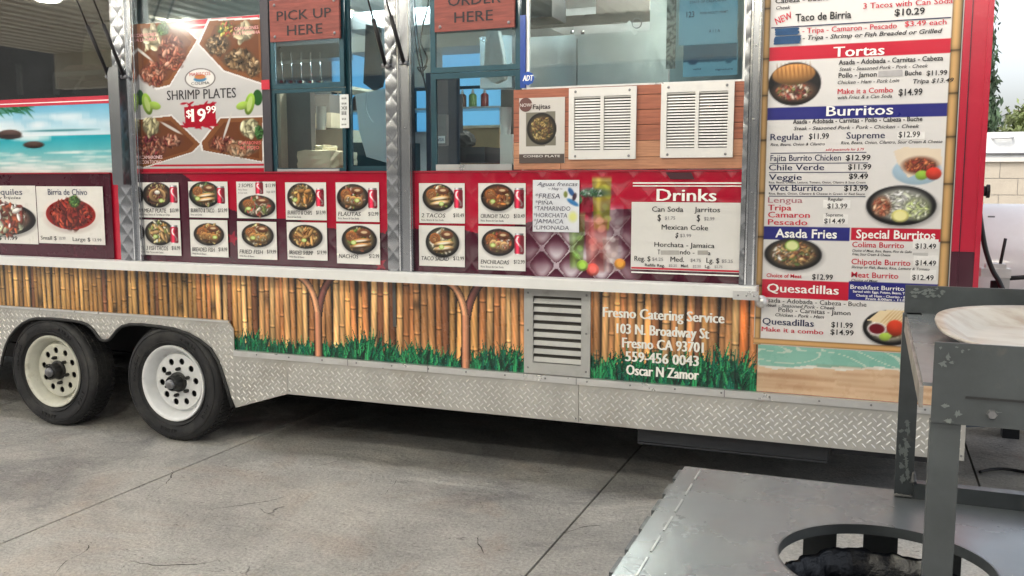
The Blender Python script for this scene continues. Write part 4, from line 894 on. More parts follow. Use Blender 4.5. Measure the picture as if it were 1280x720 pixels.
# bamboo pole borders
def pole_v(xa, xb):
    W = S.win(xa, S.z0, xb, S.z1); X, Z = S.X[W], S.Z[W]; u = (X - (xa + xb) / 2) / ((xb - xa) / 2); pr_ = np.clip(1 - u * u, 0, 1) ** .5 * (.85 - .15 * u) + .12
    col = np.array((206, 164, 108.)) * pr_[..., None]
    for z in np.arange(.95, 2.7, .22):
        zq = z + rng.uniform(-.04, .04); col = col * (1 - .5 * np.exp(-((Z - zq) / .004) ** 2) - .15 * np.exp(-((Z - zq) / .02) ** 2))[..., None]
    m = (np.abs(u) < 1).astype(float); S.img[W] = S.img[W] * (1 - m[..., None]) + col * m[..., None]
pole_v(BX0, BX0 + .034); pole_v(.287, .330)
W = S.win(BX0, .845, .33, .879); u = (S.Z[W] - .862) / .017; c = np.array((206, 160, 104.)) * (np.clip(1 - u * u, 0, 1) ** .5 * .9 + .12)[..., None]
m = (np.abs(u) < 1).astype(float); S.img[W] = S.img[W] * (1 - m[..., None]) + c * m[..., None]
board = S.build('menu_board', mat('menu_board_print', 'attr', .33, var=.04, vscale=2, rvar=.07, coat=.3, bump=.0016, bscale=5), tr, gain=.95)
board['label'] = 'tall white menu board with red and blue headings between bamboo poles'
T = Letters(-.0060)
for t in [('Cabeza - Buche', 969, 4.5, 1036, -.5, 6, BLACK, .02), ('Cheek', 970, 12, 988, 11, 4.2, BLACK, .01, .25), ('3 Tacos with Can Soda', 1079, 11, 1191, 4, 7, RED, .03), ('$10.29', 1118, 20, 1156, 17, 8, BLACK, .02), ('Taco de Birria', 994, 27, 1064, 22, 9, BLACK, .02),
          ('- Tripa - Camaron - Pescado', 1003, 42, 1121, 35, 6.6, RED, .03), ('$3.49 each', 1131, 33.5, 1183, 30, 6.6, RED, .03), ('- Tripa - Shrimp or Fish Breaded or Grilled', 1003, 51, 1178, 40, 5.4, BLACK, .015, .25),
          ('Tortas', 1042, 71.5, 1105, 68, 12.5, WHITE, .05), ('Asada - Adobada - Carnitas - Cabeza', 1048, 81.5, 1179, 75, 6, BLACK, .02), ('Steak - Seasoned Pork - Pork - Cheek', 1049, 89, 1160, 84, 4.4, BLACK, .01, .25), ('Pollo - Jamon', 1048, 97.5, 1096, 95.5, 6, BLACK, .02), ('Buche', 1131, 94.5, 1152, 93.5, 6, BLACK, .02), ('$11.99', 1158, 94.5, 1184, 93.5, 6, BLACK, .02),
          ('Chicken - Ham - Pork Loin', 1047, 105.5, 1124, 102.5, 4.4, BLACK, .01, .25), ('Tripa $13.49', 1141, 104, 1192, 103, 5.4, BLACK, .01, .2), ('Make it a Combo', 1047, 118, 1116, 115, 6.5, RED, .035), ('with Fries & a Can Soda', 1047, 124.5, 1115, 121.5, 4.2, BLACK, .01, .25), ('$14.99', 1123, 120, 1153, 118, 8, BLACK, .02),
          ('Burritos', 1033, 145, 1116, 143, 12.5, WHITE, .04), ('Asada - Adobada - Carnitas - Pollo - Cabeza - Buche', 991, 155, 1153, 151, 5.6, BLACK, .02), ('Steak - Seasoned Pork - Pork - Chicken - Cheek', 992, 163, 1149, 159.5, 4.4, BLACK, .01, .25),
          ('Regular', 963, 176, 1004, 174, 8, NAVY, .03), ('$11.99', 1011, 174.5, 1036, 173, 7, BLACK, .01), ('Supreme', 1058, 174, 1106, 172, 8, NAVY, .03), ('$12.99', 1123, 172, 1150, 171, 7, BLACK, .01), ('Rice, Beans, Onion & Cilantro', 963, 183, 1031, 181, 3.4, BLACK, .01, .25), ('Rice, Beans, Onion, Cilantro, Sour Cream & Cheese', 1051, 181, 1178, 178, 3.8, BLACK, .01, .25), ('add guacamole for $.79', 1032, 189, 1080, 187.5, 3, RED, .01, .2),
          ('Fajita Burrito Chicken', 963, 202, 1051, 200, 7.6, NAVY, .025), ('$12.99', 1057, 200.5, 1088, 200, 6.5, BLACK, .02), ('Chile Verde', 961, 213, 1030, 212.5, 7.2, NAVY, .035), ('$11.99', 1060, 212, 1089, 211.5, 6.5, BLACK, .02), ('Veggie', 961, 225, 1002, 225, 7.2, NAVY, .035), ('$9.49', 1061, 223.5, 1085, 223.5, 6.5, BLACK, .02),
          ('Rice, Beans, Cheese, Lettuce, Tomato, Onion, Cilantro & Sour Cream', 961, 229.5, 1082, 229, 2.6, BLACK, .01), ('Wet Burrito', 961, 239, 1028, 238.5, 7.8, NAVY, .035), ('$13.99', 1055, 238.5, 1085, 238.5, 6.5, BLACK, .02), ('Rice, Beans, Onion, Cilantro & Cheese in Green or Red Sauce', 961, 243.5, 1081, 243.5, 2.8, BLACK, .01),
          ('Lengua', 960, 253.5, 1003, 253.5, 7, (176, 120, 128), .035), ('Regular', 1035, 251, 1054, 251, 4, BLACK, .01), ('$13.99', 1034, 260.5, 1059, 260.5, 6, BLACK, .01), ('Tripa', 960, 263, 989, 263, 7, RED, .04), ('Camaron', 960, 272, 1012, 272, 7, RED, .04), ('Pescado', 960, 281, 1009, 281.5, 7, RED, .04), ('Supreme', 1032, 270.5, 1054, 270.5, 4, BLACK, .01), ('$14.49', 1030, 279, 1056, 279.5, 6, BLACK, .01),
          ('Asada Fries', 969, 297, 1046, 297.5, 10.5, WHITE, .02), ('Special Burritos', 1070, 298, 1169, 299, 10.5, WHITE, .02), ('Colima Burrito', 1065, 309, 1130, 310, 6.6, RED, .01), ('$13.49', 1144, 310.5, 1170, 311, 6.2, BLACK, .015), ('Choice of Meat, Rice, Beans, Pico de Gallo', 1065, 315, 1140, 316, 3, BLACK, .01, .25), ('Fries, Sour Cream & Cheese', 1065, 319.5, 1113, 320, 3, BLACK, .01, .25),
          ('Chipotle Burrito', 1064, 331, 1138, 331.5, 6.8, RED, .01), ('$14.49', 1144, 331.5, 1170, 332, 6.2, BLACK, .015), ('Shrimp or Fish, Beans, Rice, Lettuce & Tomato', 1064, 336, 1162, 337.5, 3.2, BLACK, .01, .25), ('Meat Burrito', 1064, 347, 1123, 348, 6.8, RED, .01), ('$12.49', 1140, 349.5, 1167, 350.5, 6.2, BLACK, .015), ('Choice of Meat', 1064, 352, 1097, 352.5, 3, BLACK, .01, .25),
          ('Choice of Meat', 958, 346, 1002, 348, 4.6, RED, .02), ('$12.99', 1015, 349, 1041, 350, 6.5, BLACK, .015), ('Quesadillas', 959, 365.5, 1048, 367.5, 10.5, WHITE, .045), ('Breakfast Burrito', 1063, 361.5, 1130, 363, 5.2, WHITE, .03), ('Served with: Eggs, Potato, Beans, Tortilla', 1066, 366, 1142, 368, 2.8, WHITE, .02), ('Choice of: Ham - Chorizo - Bacon', 1070, 371, 1142, 373, 2.8, WHITE, .02), ('From 6:00am - 11:00am', 1082, 375, 1142, 377, 2.8, WHITE, .02),
          ('Asada - Adobada - Cabeza - Buche', 954, 378.5, 1083, 382.5, 5.6, BLACK, .025), ('Steak - Seasoned Pork - Cheek', 956, 383.5, 1044, 386.5, 4, BLACK, .01, .25), ('Pollo - Carnitas - Jamon', 973, 390.5, 1063, 393.5, 5.6, BLACK, .025), ('Chicken - Pork - Ham', 969, 395.5, 1030, 398, 4, BLACK, .01, .25), ('Quesadillas', 953, 405.5, 1017, 408, 8, NAVY, .04), ('$11.99', 1039, 409, 1066, 410, 6.4, BLACK, .015), ('Make it a combo', 952, 414, 1029, 418, 5.6, RED, .035), ('$14.99', 1038, 418, 1067, 419.5, 6.4, BLACK, .015)]: T.px(*t)
T.px('NEW', 971, 31, 991, 22, 8.5, RED, .03, 0, flatline=False)
for a in ((964, 36.6, 1189, 20), (963, 192, 1083, 190), (962, 204.5, 1085, 203.5), (961, 216, 1084, 215), (961, 232, 1084, 231), (961, 245.5, 1082, 245.5)): T.line(*a, 1.2 if a[0] == 964 else .9, NAVY)
T.quad([(1098, 89), (1128, 87), (1128, 95), (1098, 96)], (170, 167, 168)); T.quad([(1141, 316), (1160, 316), (1160, 320), (1141, 319)], (180, 178, 176))
lo = T.build(board); lo['label'] = 'menu text headed Tortas, Burritos, Asada Fries, Special Burritos, Quesadillas'
# price stickers a little proud of the board
for (a, b, c, e) in ((1122, 169, 1156, 176), (1141, 303, 1173, 313), (1142, 323, 1173, 334), (1138, 341, 1170, 352), (1029, 272, 1060, 282), (1029, 254, 1063, 262)):
    pxbox('price_sticker', (a, b - 4, c, e - 2), -.0050, -.0036, flat((226, 224, 222), .3), board)
tp = thing('masking_tape', 'two torn strips of blue masking tape stuck on the top of the tall menu board', 'tape', (P(984, 45)[0], -.006, P(984, 55)[1]))
TAPE = mat('blue_masking_tape', tuple(lin((30, 70, 110))), .7, var=.12, vscale=30, bump=.001, bscale=60)
for (a, b, c, e) in ((969, 35, 998, 44), (968, 45, 1001, 55)):
    x0, z0, x1, z1 = rect(a, b, c, e, -.008); vs = []; n = 7
    for k in range(n + 1): vs.append((x0 + random.uniform(-.004, .004), z0 + (z1 - z0) * k / n))
    for k in range(n + 1): vs.append((x1 + random.uniform(-.006, .006), z1 - (z1 - z0) * k / n))
    plate('tape_strip', vs, [], -.0085 if b < 40 else -.0095, .0008, TAPE, tp)
# beach print under the board
S = Sheet(-.51, zk + .038, .433, .844, -.003, bg=(210, 176, 140), res=180); t = (S.Z - S.z0) / (S.z1 - S.z0)
edge = .60 + .05 * np.sin(S.X * 6 + 1) + .02 * np.sin(S.X * 19); S.img = np.where((t > edge)[..., None], np.array((140, 194, 178.)), np.array((216, 184, 152.)) + (np.clip(t, 0, 1) * 14)[..., None])
tt = S.noise(5, 3, 24)
u = np.abs(np.sin(S.X * 17 + 2.3 * np.sin(S.Z * 31 + S.X * 5)) + .8 * np.sin(S.Z * 60 + 2.5 * np.sin(S.X * 13))); S.img = np.where(((u < .16) & (t > edge))[..., None], np.array((206, 220, 206.)), S.img)
S.img = np.where((np.abs(t - edge) < .022 + .012 * np.sin(S.X * 40))[..., None], np.array((232, 232, 222.)), S.img)
for k in range(26): S.ell(rng.uniform(-.5, .4), S.z0 + rng.uniform(.02, .16), rng.uniform(.06, .2), .004, (178, 134, 100), alpha=.4, soft=.008)
S.build('sand_print', VINYL, tr, gain=.82)['label'] = 'print of a foamy shore and sand below the menu board'
# red corner of the trailer
xr0 = .337
box('red_corner_panel', (xr0, -.006, P(1224, 315)[1]), (XR, .002, 2.92), REDP, tr, bevel=.003); box('maroon_corner_panel', (xr0, -.006, .847), (XR, .002, P(1224, 315)[1] - .001), MAROON, tr, bevel=.003)
box('corner_seam', (xr0 + .03, -.0085, .90), (xr0 + .034, -.0058, 2.92), MAROON, tr); box('corner_moulding', (XR - .018, -.012, .60), (XR + .004, .02, 2.92), REDP, tr, bevel=.004)
box('red_edge_strip', (-.556, -.0045, 1.13), (BX0 - .001, .002, 2.92), REDP, tr)
zb = P(1235, 239, .3)[1]
tube('rubber_bumper', [(XR - .01, .3, zb), (XR + .05, .3, zb)], .024, TRIM, tr, 12)
bm = bmesh.new(); tube_into(bm, [(XR + .046, .3, zb), (XR + .06, .3, zb)], .032, 12); bmobj('bumper_head', bm, TRIM, tr, smooth=False)

# ------------------------------------------------------------------ posters, signs, papers on the windows
def dpt(S, pts, c, a=1): S.pp(pts, c, a)
x0, z0, x1, z1 = rect(168, 25, 328, 217, -.004); z0 = 1.703; z1 = P(250, 24, -.004)[1]
ps = thing('shrimp_poster', 'large shrimp plates poster with four wooden boards of shrimp and a 19.99 price', 'poster', ((x0 + x1) / 2, -.004, z0))
S = Sheet(x0, z0, x1, z1, -.006, bg=(202, 200, 200), res=240)
def rz(v): return z0 + (z1 - z0) * v
for v0, v1, c in ((.965, 1, RED), (.95, .958, RED), (.94, .946, RED), (0, .03, RED), (.045, .058, RED)): S.poly([(x0, rz(v0)), (x1, rz(v0)), (x1, rz(v1)), (x0, rz(v1))], c)
WDC = (134, 84, 52)
SHR = [(176, 88, 60), (200, 120, 90), (150, 60, 40), (120, 40, 34), (214, 150, 120)]
SHD = [(96, 66, 40), (140, 100, 60), (60, 44, 30), (170, 130, 84), (190, 160, 120)]
boards = [([(169, 30), (222, 27), (246, 50), (212, 106), (196, 110), (172, 92)], (206, 66), SHR), ([(262, 26), (326, 24), (328, 104), (280, 88), (249, 55)], (304, 62), SHD),
          ([(172, 150), (214, 145), (250, 180), (240, 190), (176, 210)], (204, 178), SHR), ([(276, 148), (328, 146), (328, 202), (254, 188), (252, 178)], (302, 178), [(190, 150, 110), (150, 90, 60), (210, 180, 140)])]
for pts, c, pal in boards:
    cx_, cy_ = c; S.pp([(a + (a - cx_) * .05, b + (b - cy_) * .06) for a, b in pts], (236, 234, 232)); S.pp(pts, WDC); S.pp([(a + (cx_ - a) * .16, b + (cy_ - b) * .16) for a, b in pts], (112, 66, 42))
for (px, py, a, b, pal, n, sz) in ((192, 92, 18, 14, SHR, 60, .22), (214, 66, 20, 20, SHR, 70, .2), (190, 48, 12, 14, [(214, 196, 150), (226, 210, 170)], 8, .5), (204, 36, 8, 8, [(60, 110, 50), (90, 140, 60)], 24, .3),
                             (272, 56, 16, 12, SHD, 60, .2), (298, 74, 20, 12, SHD, 60, .22), (316, 84, 10, 12, SHD, 40, .25), (304, 40, 14, 10, [(214, 196, 150), (230, 214, 170)], 8, .5), (282, 36, 12, 9, [(60, 110, 50), (190, 60, 40), (230, 210, 80)], 30, .25),
                             (190, 184, 18, 16, SHR + [(150, 40, 60)], 60, .2), (214, 176, 14, 7, SHR, 30, .25), (188, 158, 10, 11, [(206, 196, 150), (190, 180, 130)], 8, .5), (278, 180, 16, 8, SHR, 40, .25), (302, 186, 20, 8, [(214, 180, 140), (190, 130, 90)], 46, .25), (312, 160, 12, 12, [(196, 190, 140), (220, 212, 160)], 10, .45), (324, 166, 5, 8, [(60, 120, 50)], 16, .4)):
    S.food(px, py, a, b, pal, n, sz)
for (a, b, ang) in ((214, 160, -.45), (284, 158, 1.15), (178, 66, -.6)): S.pe(a, b, 14, 1.7, (216, 212, 206), ang=ang)
for sg, bx_ in ((1, 180), (-1, 316)):
    S.pe(bx_ - sg * 6, 122, 6, 10, (40, 90, 40)); S.pe(bx_ + sg * 4, 130, 6, 14, (150, 190, 70), ang=.3 * sg, shade=.3); S.pe(bx_ + sg * 13, 132, 8, 5, (170, 204, 90), ang=-.2 * sg, shade=.2); S.pe(bx_ + sg * 4, 130, 3, 10, (206, 222, 150), ang=.3 * sg, alpha=.7)
S.pe(250, 98, 19, 12.5, (60, 50, 50)); S.pe(250, 98, 18, 11.6, (232, 230, 226)); S.pe(250, 99, 8, 3.2, (70, 130, 170)); S.pe(250, 96, 7, 3, (200, 130, 80))
S.pp([(230, 134), (268, 128), (271, 157), (232, 160)], (176, 20, 44))
for k in range(16): S.pe(rng.uniform(228, 272), rng.choice([131, 158]) + rng.uniform(-2, 2), 4, 1.4, (176, 20, 44), ang=rng.uniform(-1, 1))
S.noise(2, 4, 6)
S.build('poster_sheet', LAMIN, ps, gain=.75); Lc = Letters(-.0072)
for t in [('SHRIMP PLATES', 209, 126, 295, 121, 12, (36, 32, 36), .03), ('$', 233, 147, 239, 146, 9, WHITE, .04), ('19', 240, 153, 257, 151, 16, WHITE, .06), ('99', 258, 142, 270, 141, 9, WHITE, .05), ('MARISCOS', 237, 95, 263, 94, 4.2, (170, 50, 40), .03), ('COLIMA', 239, 106, 262, 105.5, 3.6, (60, 60, 60), .03),
          ('CAMARONES', 171, 46, 195, 45, 4, (216, 150, 150), .03), ('A LA DIABLA', 171, 52, 196, 51, 4, (216, 150, 150), .03), ('CAMARONES', 293, 38, 323, 36, 4, (216, 150, 150), .03), ('A LA PLANCHA', 291, 44, 325, 42, 4, (216, 150, 150), .03), ('CAMARONES', 177, 199, 203, 198, 4, (226, 190, 190), .03), ('CON TOCINO', 178, 205, 202, 204, 4, (226, 190, 190), .03), ('CAMARONES', 298, 181, 326, 180, 4, (206, 90, 90), .03), ('AL MOJO', 300, 187, 324, 186, 4, (206, 90, 90), .03)]: Lc.px(*t)
Lc.build(ps)
SIGNW = mat('red_stained_wood', tuple(lin((122, 56, 46))), .5, var=.3, vscale=4, stretch=(1.5, 1, 14), dirt=(.12, .02, .015), dscale=3, damt=.6, dpos=.5, bump=.001, bscale=20)
for r, words, label in (((337, -3, 424, 50), (('PICK UP', 346, 25.5, 414, 22, 12), ('HERE', 359, 44, 403, 42, 12.5)), 'red wooden sign reading PICK UP HERE over the left service window'), ((543, -14, 643, 37), (('ORDER', 560, 7, 626, 4, 13), ('HERE', 568, 28, 616, 25.5, 13)), 'red wooden sign reading ORDER HERE over the right service window')):
    x0, z0, x1, z1 = rect(*r, y=-.022); z1 += .0
    o = thing('wooden_sign', label, 'sign', ((x0 + x1) / 2, -.02, z0), 'wooden signs over the windows'); box('sign_board', (x0, -.022, z0), (x1, -.006, z1), SIGNW, o, bevel=.003)
    Lc = Letters(-.0236)
    for w in words: Lc.px(w[0], w[1], w[2], w[3], w[4], w[5], (18, 14, 20), .028)
    Lc.build(o)
    for u in (.07, .93):
        for v in (.12, .88): lathe('screw', [(0, -.005), (.006, -.004), (.009, 0)], (x0 + (x1 - x0) * u, -.022, z0 + (z1 - z0) * v), SCREW, o, 12)
# fajitas flyer
x0, z0, x1, z1 = rect(649, 122, 706, 204, -.006)
fl_ = thing('fajitas_flyer', 'small paper flyer showing a skillet of fajitas taped on the wood planks', 'flyer', ((x0 + x1) / 2, -.006, z0))
S = Sheet(x0, z0, x1, z1, -.0065, bg=(206, 202, 196), res=300); S.poly([(x0, z0), (x1, z0), (x1, z0 + .05), (x0, z0 + .05)], (84, 74, 70)); S.pp([(657.5, 141), (694.5, 139), (694.5, 182), (657.5, 183)], (120, 116, 104)); S.pe(677, 161, 18.5, 20, (26, 24, 24), shade=.3)
S.food(677, 161, 15.5, 17, [(190, 150, 70), (150, 120, 60), (110, 80, 40), (206, 176, 100), (60, 70, 30), (90, 50, 30)], 120, .16)
S.build('flyer_sheet', MATTE, fl_, gain=.85); Lc = Letters(-.0078); Lc.px('Fajitas', 666, 136.5, 688, 135.5, 5.6, (50, 40, 40), .02); Lc.px('COMBO PLATE', 654, 197, 700, 196, 2.6, (200, 196, 190), .02)
Lc.build(fl_)
bd = lathe('round_badge', [(0, -.0086), (.036, -.0085), (.037, -.0075)], (P(657, 131, -.008)[0], 0, P(657, 131, -.008)[1]), flat((96, 62, 58)), fl_, 28)
Lc = Letters(-.0098); Lc.px('NOW!', 650, 134, 665, 133, 4.2, (206, 196, 190), .03); Lc.build(fl_)
# licence papers inside the large window
PAPERB = (120, 164, 186)
for r, y, lb, texts in (((849, -10, 922, 55), .05, 'upper pale blue licence certificate behind the glass at the right end', [('STATE OF CALIFORNIA', 862, 4, 908, 2, 3), ('FOOD FACILITY PERMIT', 875, 18, 910, 16, 3), ('123', 858, 22, 868, 21, 7), ('A 1 1 A', 886, 41, 900, 40, 4)]), ((854, 51, 922, 95), .052, 'lower pale blue licence certificate with a dark band behind the glass', [('PERMIT', 876, 72, 896, 71, 3), ('county health', 872, 78, 904, 77, 2.5), ('valid', 866, 88, 876, 87, 2.5), ('signature', 894, 88, 916, 87, 2.5)])):
    x0, z0, x1, z1 = rect(*r, y=y); o = thing('licence_paper', lb, 'paper', ((x0 + x1) / 2, y, z0), 'licence papers behind the glass')
    S = Sheet(x0, z0, x1, z1, y, bg=PAPERB, res=150)
    if y > .051: S.poly([(x0, z1 - .10), (x1, z1 - .10), (x1, z1 - .02), (x0, z1 - .02)], (52, 88, 112)); S.pe(866, 77, 6, 4, (40, 70, 100)); S.pe(911, 74, 5, 5, (60, 96, 120))
    S.build('paper', MATTE, o, gain=.9); Lc = Letters(y - .0012)
    for t in texts: Lc.px(*t, (50, 74, 96), .01)
    Lc.build(o)
x0, z0, x1, z1 = rect(833, -10, 845, 86, .045); ph = thing('number_strip', 'narrow upright paper strip of faded handwritten numbers behind the large window', 'paper strip', ((x0 + x1) / 2, .045, z0))
S = Sheet(x0, z0, x1, z1, .045, bg=(150, 152, 148), res=200)
for k in range(60): S.ell(rng.uniform(x0, x1), rng.uniform(z0, z1), .012, .003, (70, 70, 70), ang=rng.uniform(0, 3), alpha=.8)
S.build('paper', MATTE, ph, gain=.8)
st = thing('security_sticker', 'small blue octagon ADT security sticker on the window corner above the flyer', 'sticker', (P(660, 98)[0], 0, P(660, 106)[1]))
cx, cz = P(660, 98, -.006); plate('sticker', circ(cx, cz, .036, 8), [], -.0075, .001, flat((24, 74, 160)), st); Lc = Letters(-.0086); Lc.px('ADT', 653.5, 101.5, 666.5, 100.5, 7, WHITE, .05, .2); Lc.build(st)
x0, z0, x1, z1 = rect(425, 118, 436, 160, -.001); qs = thing('instruction_sticker', 'narrow white printed sticker on the pick up window frame', 'sticker', (x0, -.001, z0)); box('sticker', (x0, -.002, z0), (x1, -.0002, z1), flat((206, 208, 206)), qs)
Lc = Letters(-.003)
for i, (w, h) in enumerate(((6, 2.5), (6, 2.5), (7, 4), (6, 5), (5, 2.5), (6, 2))): Lc.px('XII' if i in (2,) else 'iii', 430 - w / 2, 124 + i * 6.5, 430 + w / 2, 124 + i * 6.5, h, (70, 70, 72), .02)
Lc.build(qs)
tg = thing('silver_tag', 'small silver tag hanging from a ring on the cabinet behind the glass', 'tag', P(790, 35, .3) and (P(790, 35, .3)[0], .3, P(790, 35, .3)[1]))
bm = bmesh.new(); cx, cz = P(790, 35, .3); box_into(bm, -.012, -.002, -.04, .012, .002, .04, Matrix.Translation((cx, .3, cz)) @ Matrix.Rotation(R(-35), 4, 'Y')); bmobj('tag_plate', bm, ALU, tg)
cx, cz = P(796, 29, .3); tube('tag_ring', [(cx + .026 * math.cos(a), .3, cz + .026 * math.sin(a)) for a in np.linspace(0, 6.28, 20)], .003, SCREW, tg, 6)

# ------------------------------------------------------------------ inside the trailer
def ibox(r, y0, y1, m, name, parent=tr, bevel=.0): return pxbox(name, r, y0, y1, m, parent, bevel)
TAUPE = mat('taupe_laminate', (.17, .155, .14), .5, var=.08); CREAM = mat('cream_laminate', (.62, .54, .40), .5, var=.08)
CEIL = mat('interior_ceiling', (.72, .72, .68), .5)
box('ceiling_panel', (XL + .05, .05, 2.97), (XR - .05, D - .06, 3.0), CEIL, tr)
# fridge and hood wall behind the large window
fz = box('steel_cabinet', (P(655, 80, 1.0)[0], 1.0, 1.0), (P(835, 80, 1.0)[0], 1.6, P(740, 42, 1.0)[1]), BRSTEEL, tr)
for a, b in ((657, 721), (723, 826)): box('cabinet_door', (P(a, 80, .985)[0], .975, 1.1), (P(b, 80, .985)[0], .999, P(740, 47, .98)[1]), BRSTEEL, fz, bevel=.004)
for a in (714, 727): tube('door_hinge', [(P(a, 41, .97)[0], .96, P(a, 41, .97)[1]), (P(a, 41, .97)[0] + .02, .96, P(a, 41, .97)[1])], .012, SCREW, fz)
box('hood_rail', (P(640, 25, .9)[0], .9, P(740, 24, .9)[1] - .03), (P(815, 25, .9)[0], .94, P(740, 24, .9)[1] + .03), TAUPE, tr)
box('hood_panel', (P(745, 10, .95)[0], .95, P(780, 20, .95)[1]), (P(812, 10, .95)[0], .97, 2.96), TAUPE, tr)
box('wall_jamb', (P(812, 50, .8)[0], .8, 1.0), (P(836, 50, .8)[0], .86, 2.96), BRSTEEL, tr)
box('white_partition', (P(838, 50, .4)[0], .4, 1.2), (XR - .1, .43, 2.96), mat('pale_teal_wall', (.34, .45, .47), .5), tr)
ibox((650, -20, 690, 22), .35, .6, mat('dark_grey_case', (.03, .035, .04), .4), 'wall_unit', bevel=.01)
# behind the pick up window
ibox((350, 112, 389, 230), .32, .37, TAUPE, 'taupe_cupboard'); ibox((343, 115, 351, 220), .25, .4, CREAM, 'door_edge')
ibox((390, 106, 426, 110), .7, 1.2, CREAM, 'shelf_board'); ibox((390, 162, 432, 220), .8, 1.3, CREAM, 'cream_counter_front'); ibox((390, 118, 412, 148), 1.4, 1.6, TAUPE, 'dark_niche'); ibox((390, 141, 414, 160), 1.2, 1.4, CREAM, 'shelf_board')
ibox((338, 56, 425, 74), 1.9, 2.1, BRSTEEL, 'hood_duct'); ibox((432, 40, 640, 60), 1.6, 2.0, CEIL, 'white_hood'); ibox((430, 8, 660, 30), 1.2, 2.2, BRSTEEL, 'hood_duct')
ibox((424, 178, 500, 230), .9, 1.2, TEAL, 'dark_base_unit')
wb = thing('white_chute', 'white slanted sheet metal lid inside the window left of the middle post', 'lid', (P(455, 180, .8)[0], .8, 1.6))
pts = [P(a, b, .8) for a, b in ((444, 118), (484, 110), (486, 204), (458, 196), (449, 165))]; plate('lid_sheet', pts, [], .8, .02, mat('white_painted_sheet', (.7, .78, .82), .3), wb)
cb = thing('takeout_carton', 'crumpled pale takeout carton stack on the counter inside the pick up window', 'carton', (P(398, 212, .35)[0], .35, zA))
CART = mat('pale_cardboard', (.72, .64, .46), .7, var=.08)
for i, (a, b, c, e, yy) in enumerate(((372, 188, 412, 212, .30), (378, 182, 404, 189, .36), (404, 190, 430, 206, .42))):
    x0, z0, x1, z1 = rect(a, b, c, e, yy); bm = bmesh.new(); box_into(bm, x0, yy, z0, x1, yy + .16, z1); bmesh.ops.subdivide_edges(bm, edges=bm.edges, cuts=3, use_grid_fill=True)
    for v in bm.verts: v.co += Vector((random.uniform(-1, 1), random.uniform(-1, 1), random.uniform(-1, 1))) * .006
    bmobj('carton', bm, CART, cb)
jk = thing('hanging_apron', 'dark navy apron hanging inside the window beside the middle post', 'apron', (P(467, 115, .5)[0], .5, P(467, 115, .5)[1]))
pts = [P(a, b, .5) for a, b in ((457, 30), (475, 34), (478, 90), (474, 108), (465, 112), (454, 104), (456, 66))]; plate('apron_cloth', pts, [], .5, .05, mat('navy_cloth', (.015, .04, .06), .8, var=.3, bump=.01, bscale=12), jk)
ch = P(459, 118, .5); tube('apron_tie', smoothpath([(ch[0], .5, ch[1] + .02), (ch[0] - .01, .5, ch[1] - .09), (ch[0] + .03, .5, ch[1] - .17)]), .003, mat('pale_cord', (.5, .55, .6), .6), jk, 6)
def bottle(x, y, z, h, r_, m_, cap, lab):
    o = thing('squeeze_bottle', lab, 'bottle', (x, y, z), 'sauce bottles on the back window ledge')
    lathe('bottle_body', [(0, 0), (r_, 0), (r_, h * .62), (r_ * .8, h * .7), (r_ * .4, h * .74)], (x, y, z), m_, o, 14, axis='z'); lathe('nozzle', [(r_ * .45, h * .74), (r_ * .4, h * .8), (r_ * .12, h)], (x, y, z), cap, o, 10, axis='z')
box('window_ledge', (bx[0] - .3, D - .32, bx[1] + .155), (bx[2] + .4, D - .06, bx[1] + .17), BRSTEEL, tr)
lz = bx[1] + .1705; BC = [('red', (.4, .03, .02)), ('mustard yellow', (.5, .33, .03)), ('brown', (.12, .05, .03)), ('pale green', (.2, .35, .12)), ('dark red', (.2, .02, .02)), ('white', (.6, .6, .58)), ('orange', (.5, .16, .03))]
for k, (c_, v_) in enumerate(BC): bottle(-4.25 + k * .085 + random.uniform(-.01, .01), D - .18, lz, .17, .028, mat('bottle_' + c_.replace(' ', '_'), v_, .35), mat('nozzle_white', (.6, .6, .58), .4), c_ + ' squeeze bottle in the row on the ledge of the back window')
for k, (c_, v_) in enumerate(BC[:5]): bottle(-3.3 + k * .10 + random.uniform(-.01, .01), D - .2, lz, .15, .032, mat('bottle_' + c_.replace(' ', '_'), v_, .35), mat('nozzle_white', (.6, .6, .58), .4), c_ + ' squeeze bottle on the ledge behind the order window')
def stack(px, py, y, n, r_, lab, grp):
    x, z = P(px, py, y); o = thing('cup_stack', lab, 'cups', (x, y, z), grp)
    for k in range(n): lathe('cup', [(r_ * .8, k * .012), (r_, k * .012 + .09), (r_ * 1.05, k * .012 + .092)], (x, y, z), mat('white_cup', (.7, .7, .68), .4), o, 16, axis='z')
stack(384, 166, .9, 5, .04, 'short stack of white cups on the cream counter in the pick up window', 'stacks of cups'); stack(402, 165, .95, 8, .036, 'tall stack of white cups on the cream counter in the pick up window', 'stacks of cups'); stack(632, 170, .4, 7, .035, 'stack of white cups at the right edge of the order window', 'stacks of cups')
for k in range(5):
    x, z = P(352 + k * 12, 76, 1.4); o = thing('ladle', 'steel ladle number %s from the left hanging under the hood inside the pick up window' % ['one', 'two', 'three', 'four', 'five'][k], 'ladle', (x, 1.4, z), 'ladles under the hood')
    tube('handle', [(x, 1.4, z + .06), (x + .004, 1.4, z - .14)], .005, STEEL, o, 6); lathe('bowl', [(0, -.03), (.03, -.02), (.04, 0)], (x + .004, 1.4, z - .15), STEEL, o, 14, axis='z')
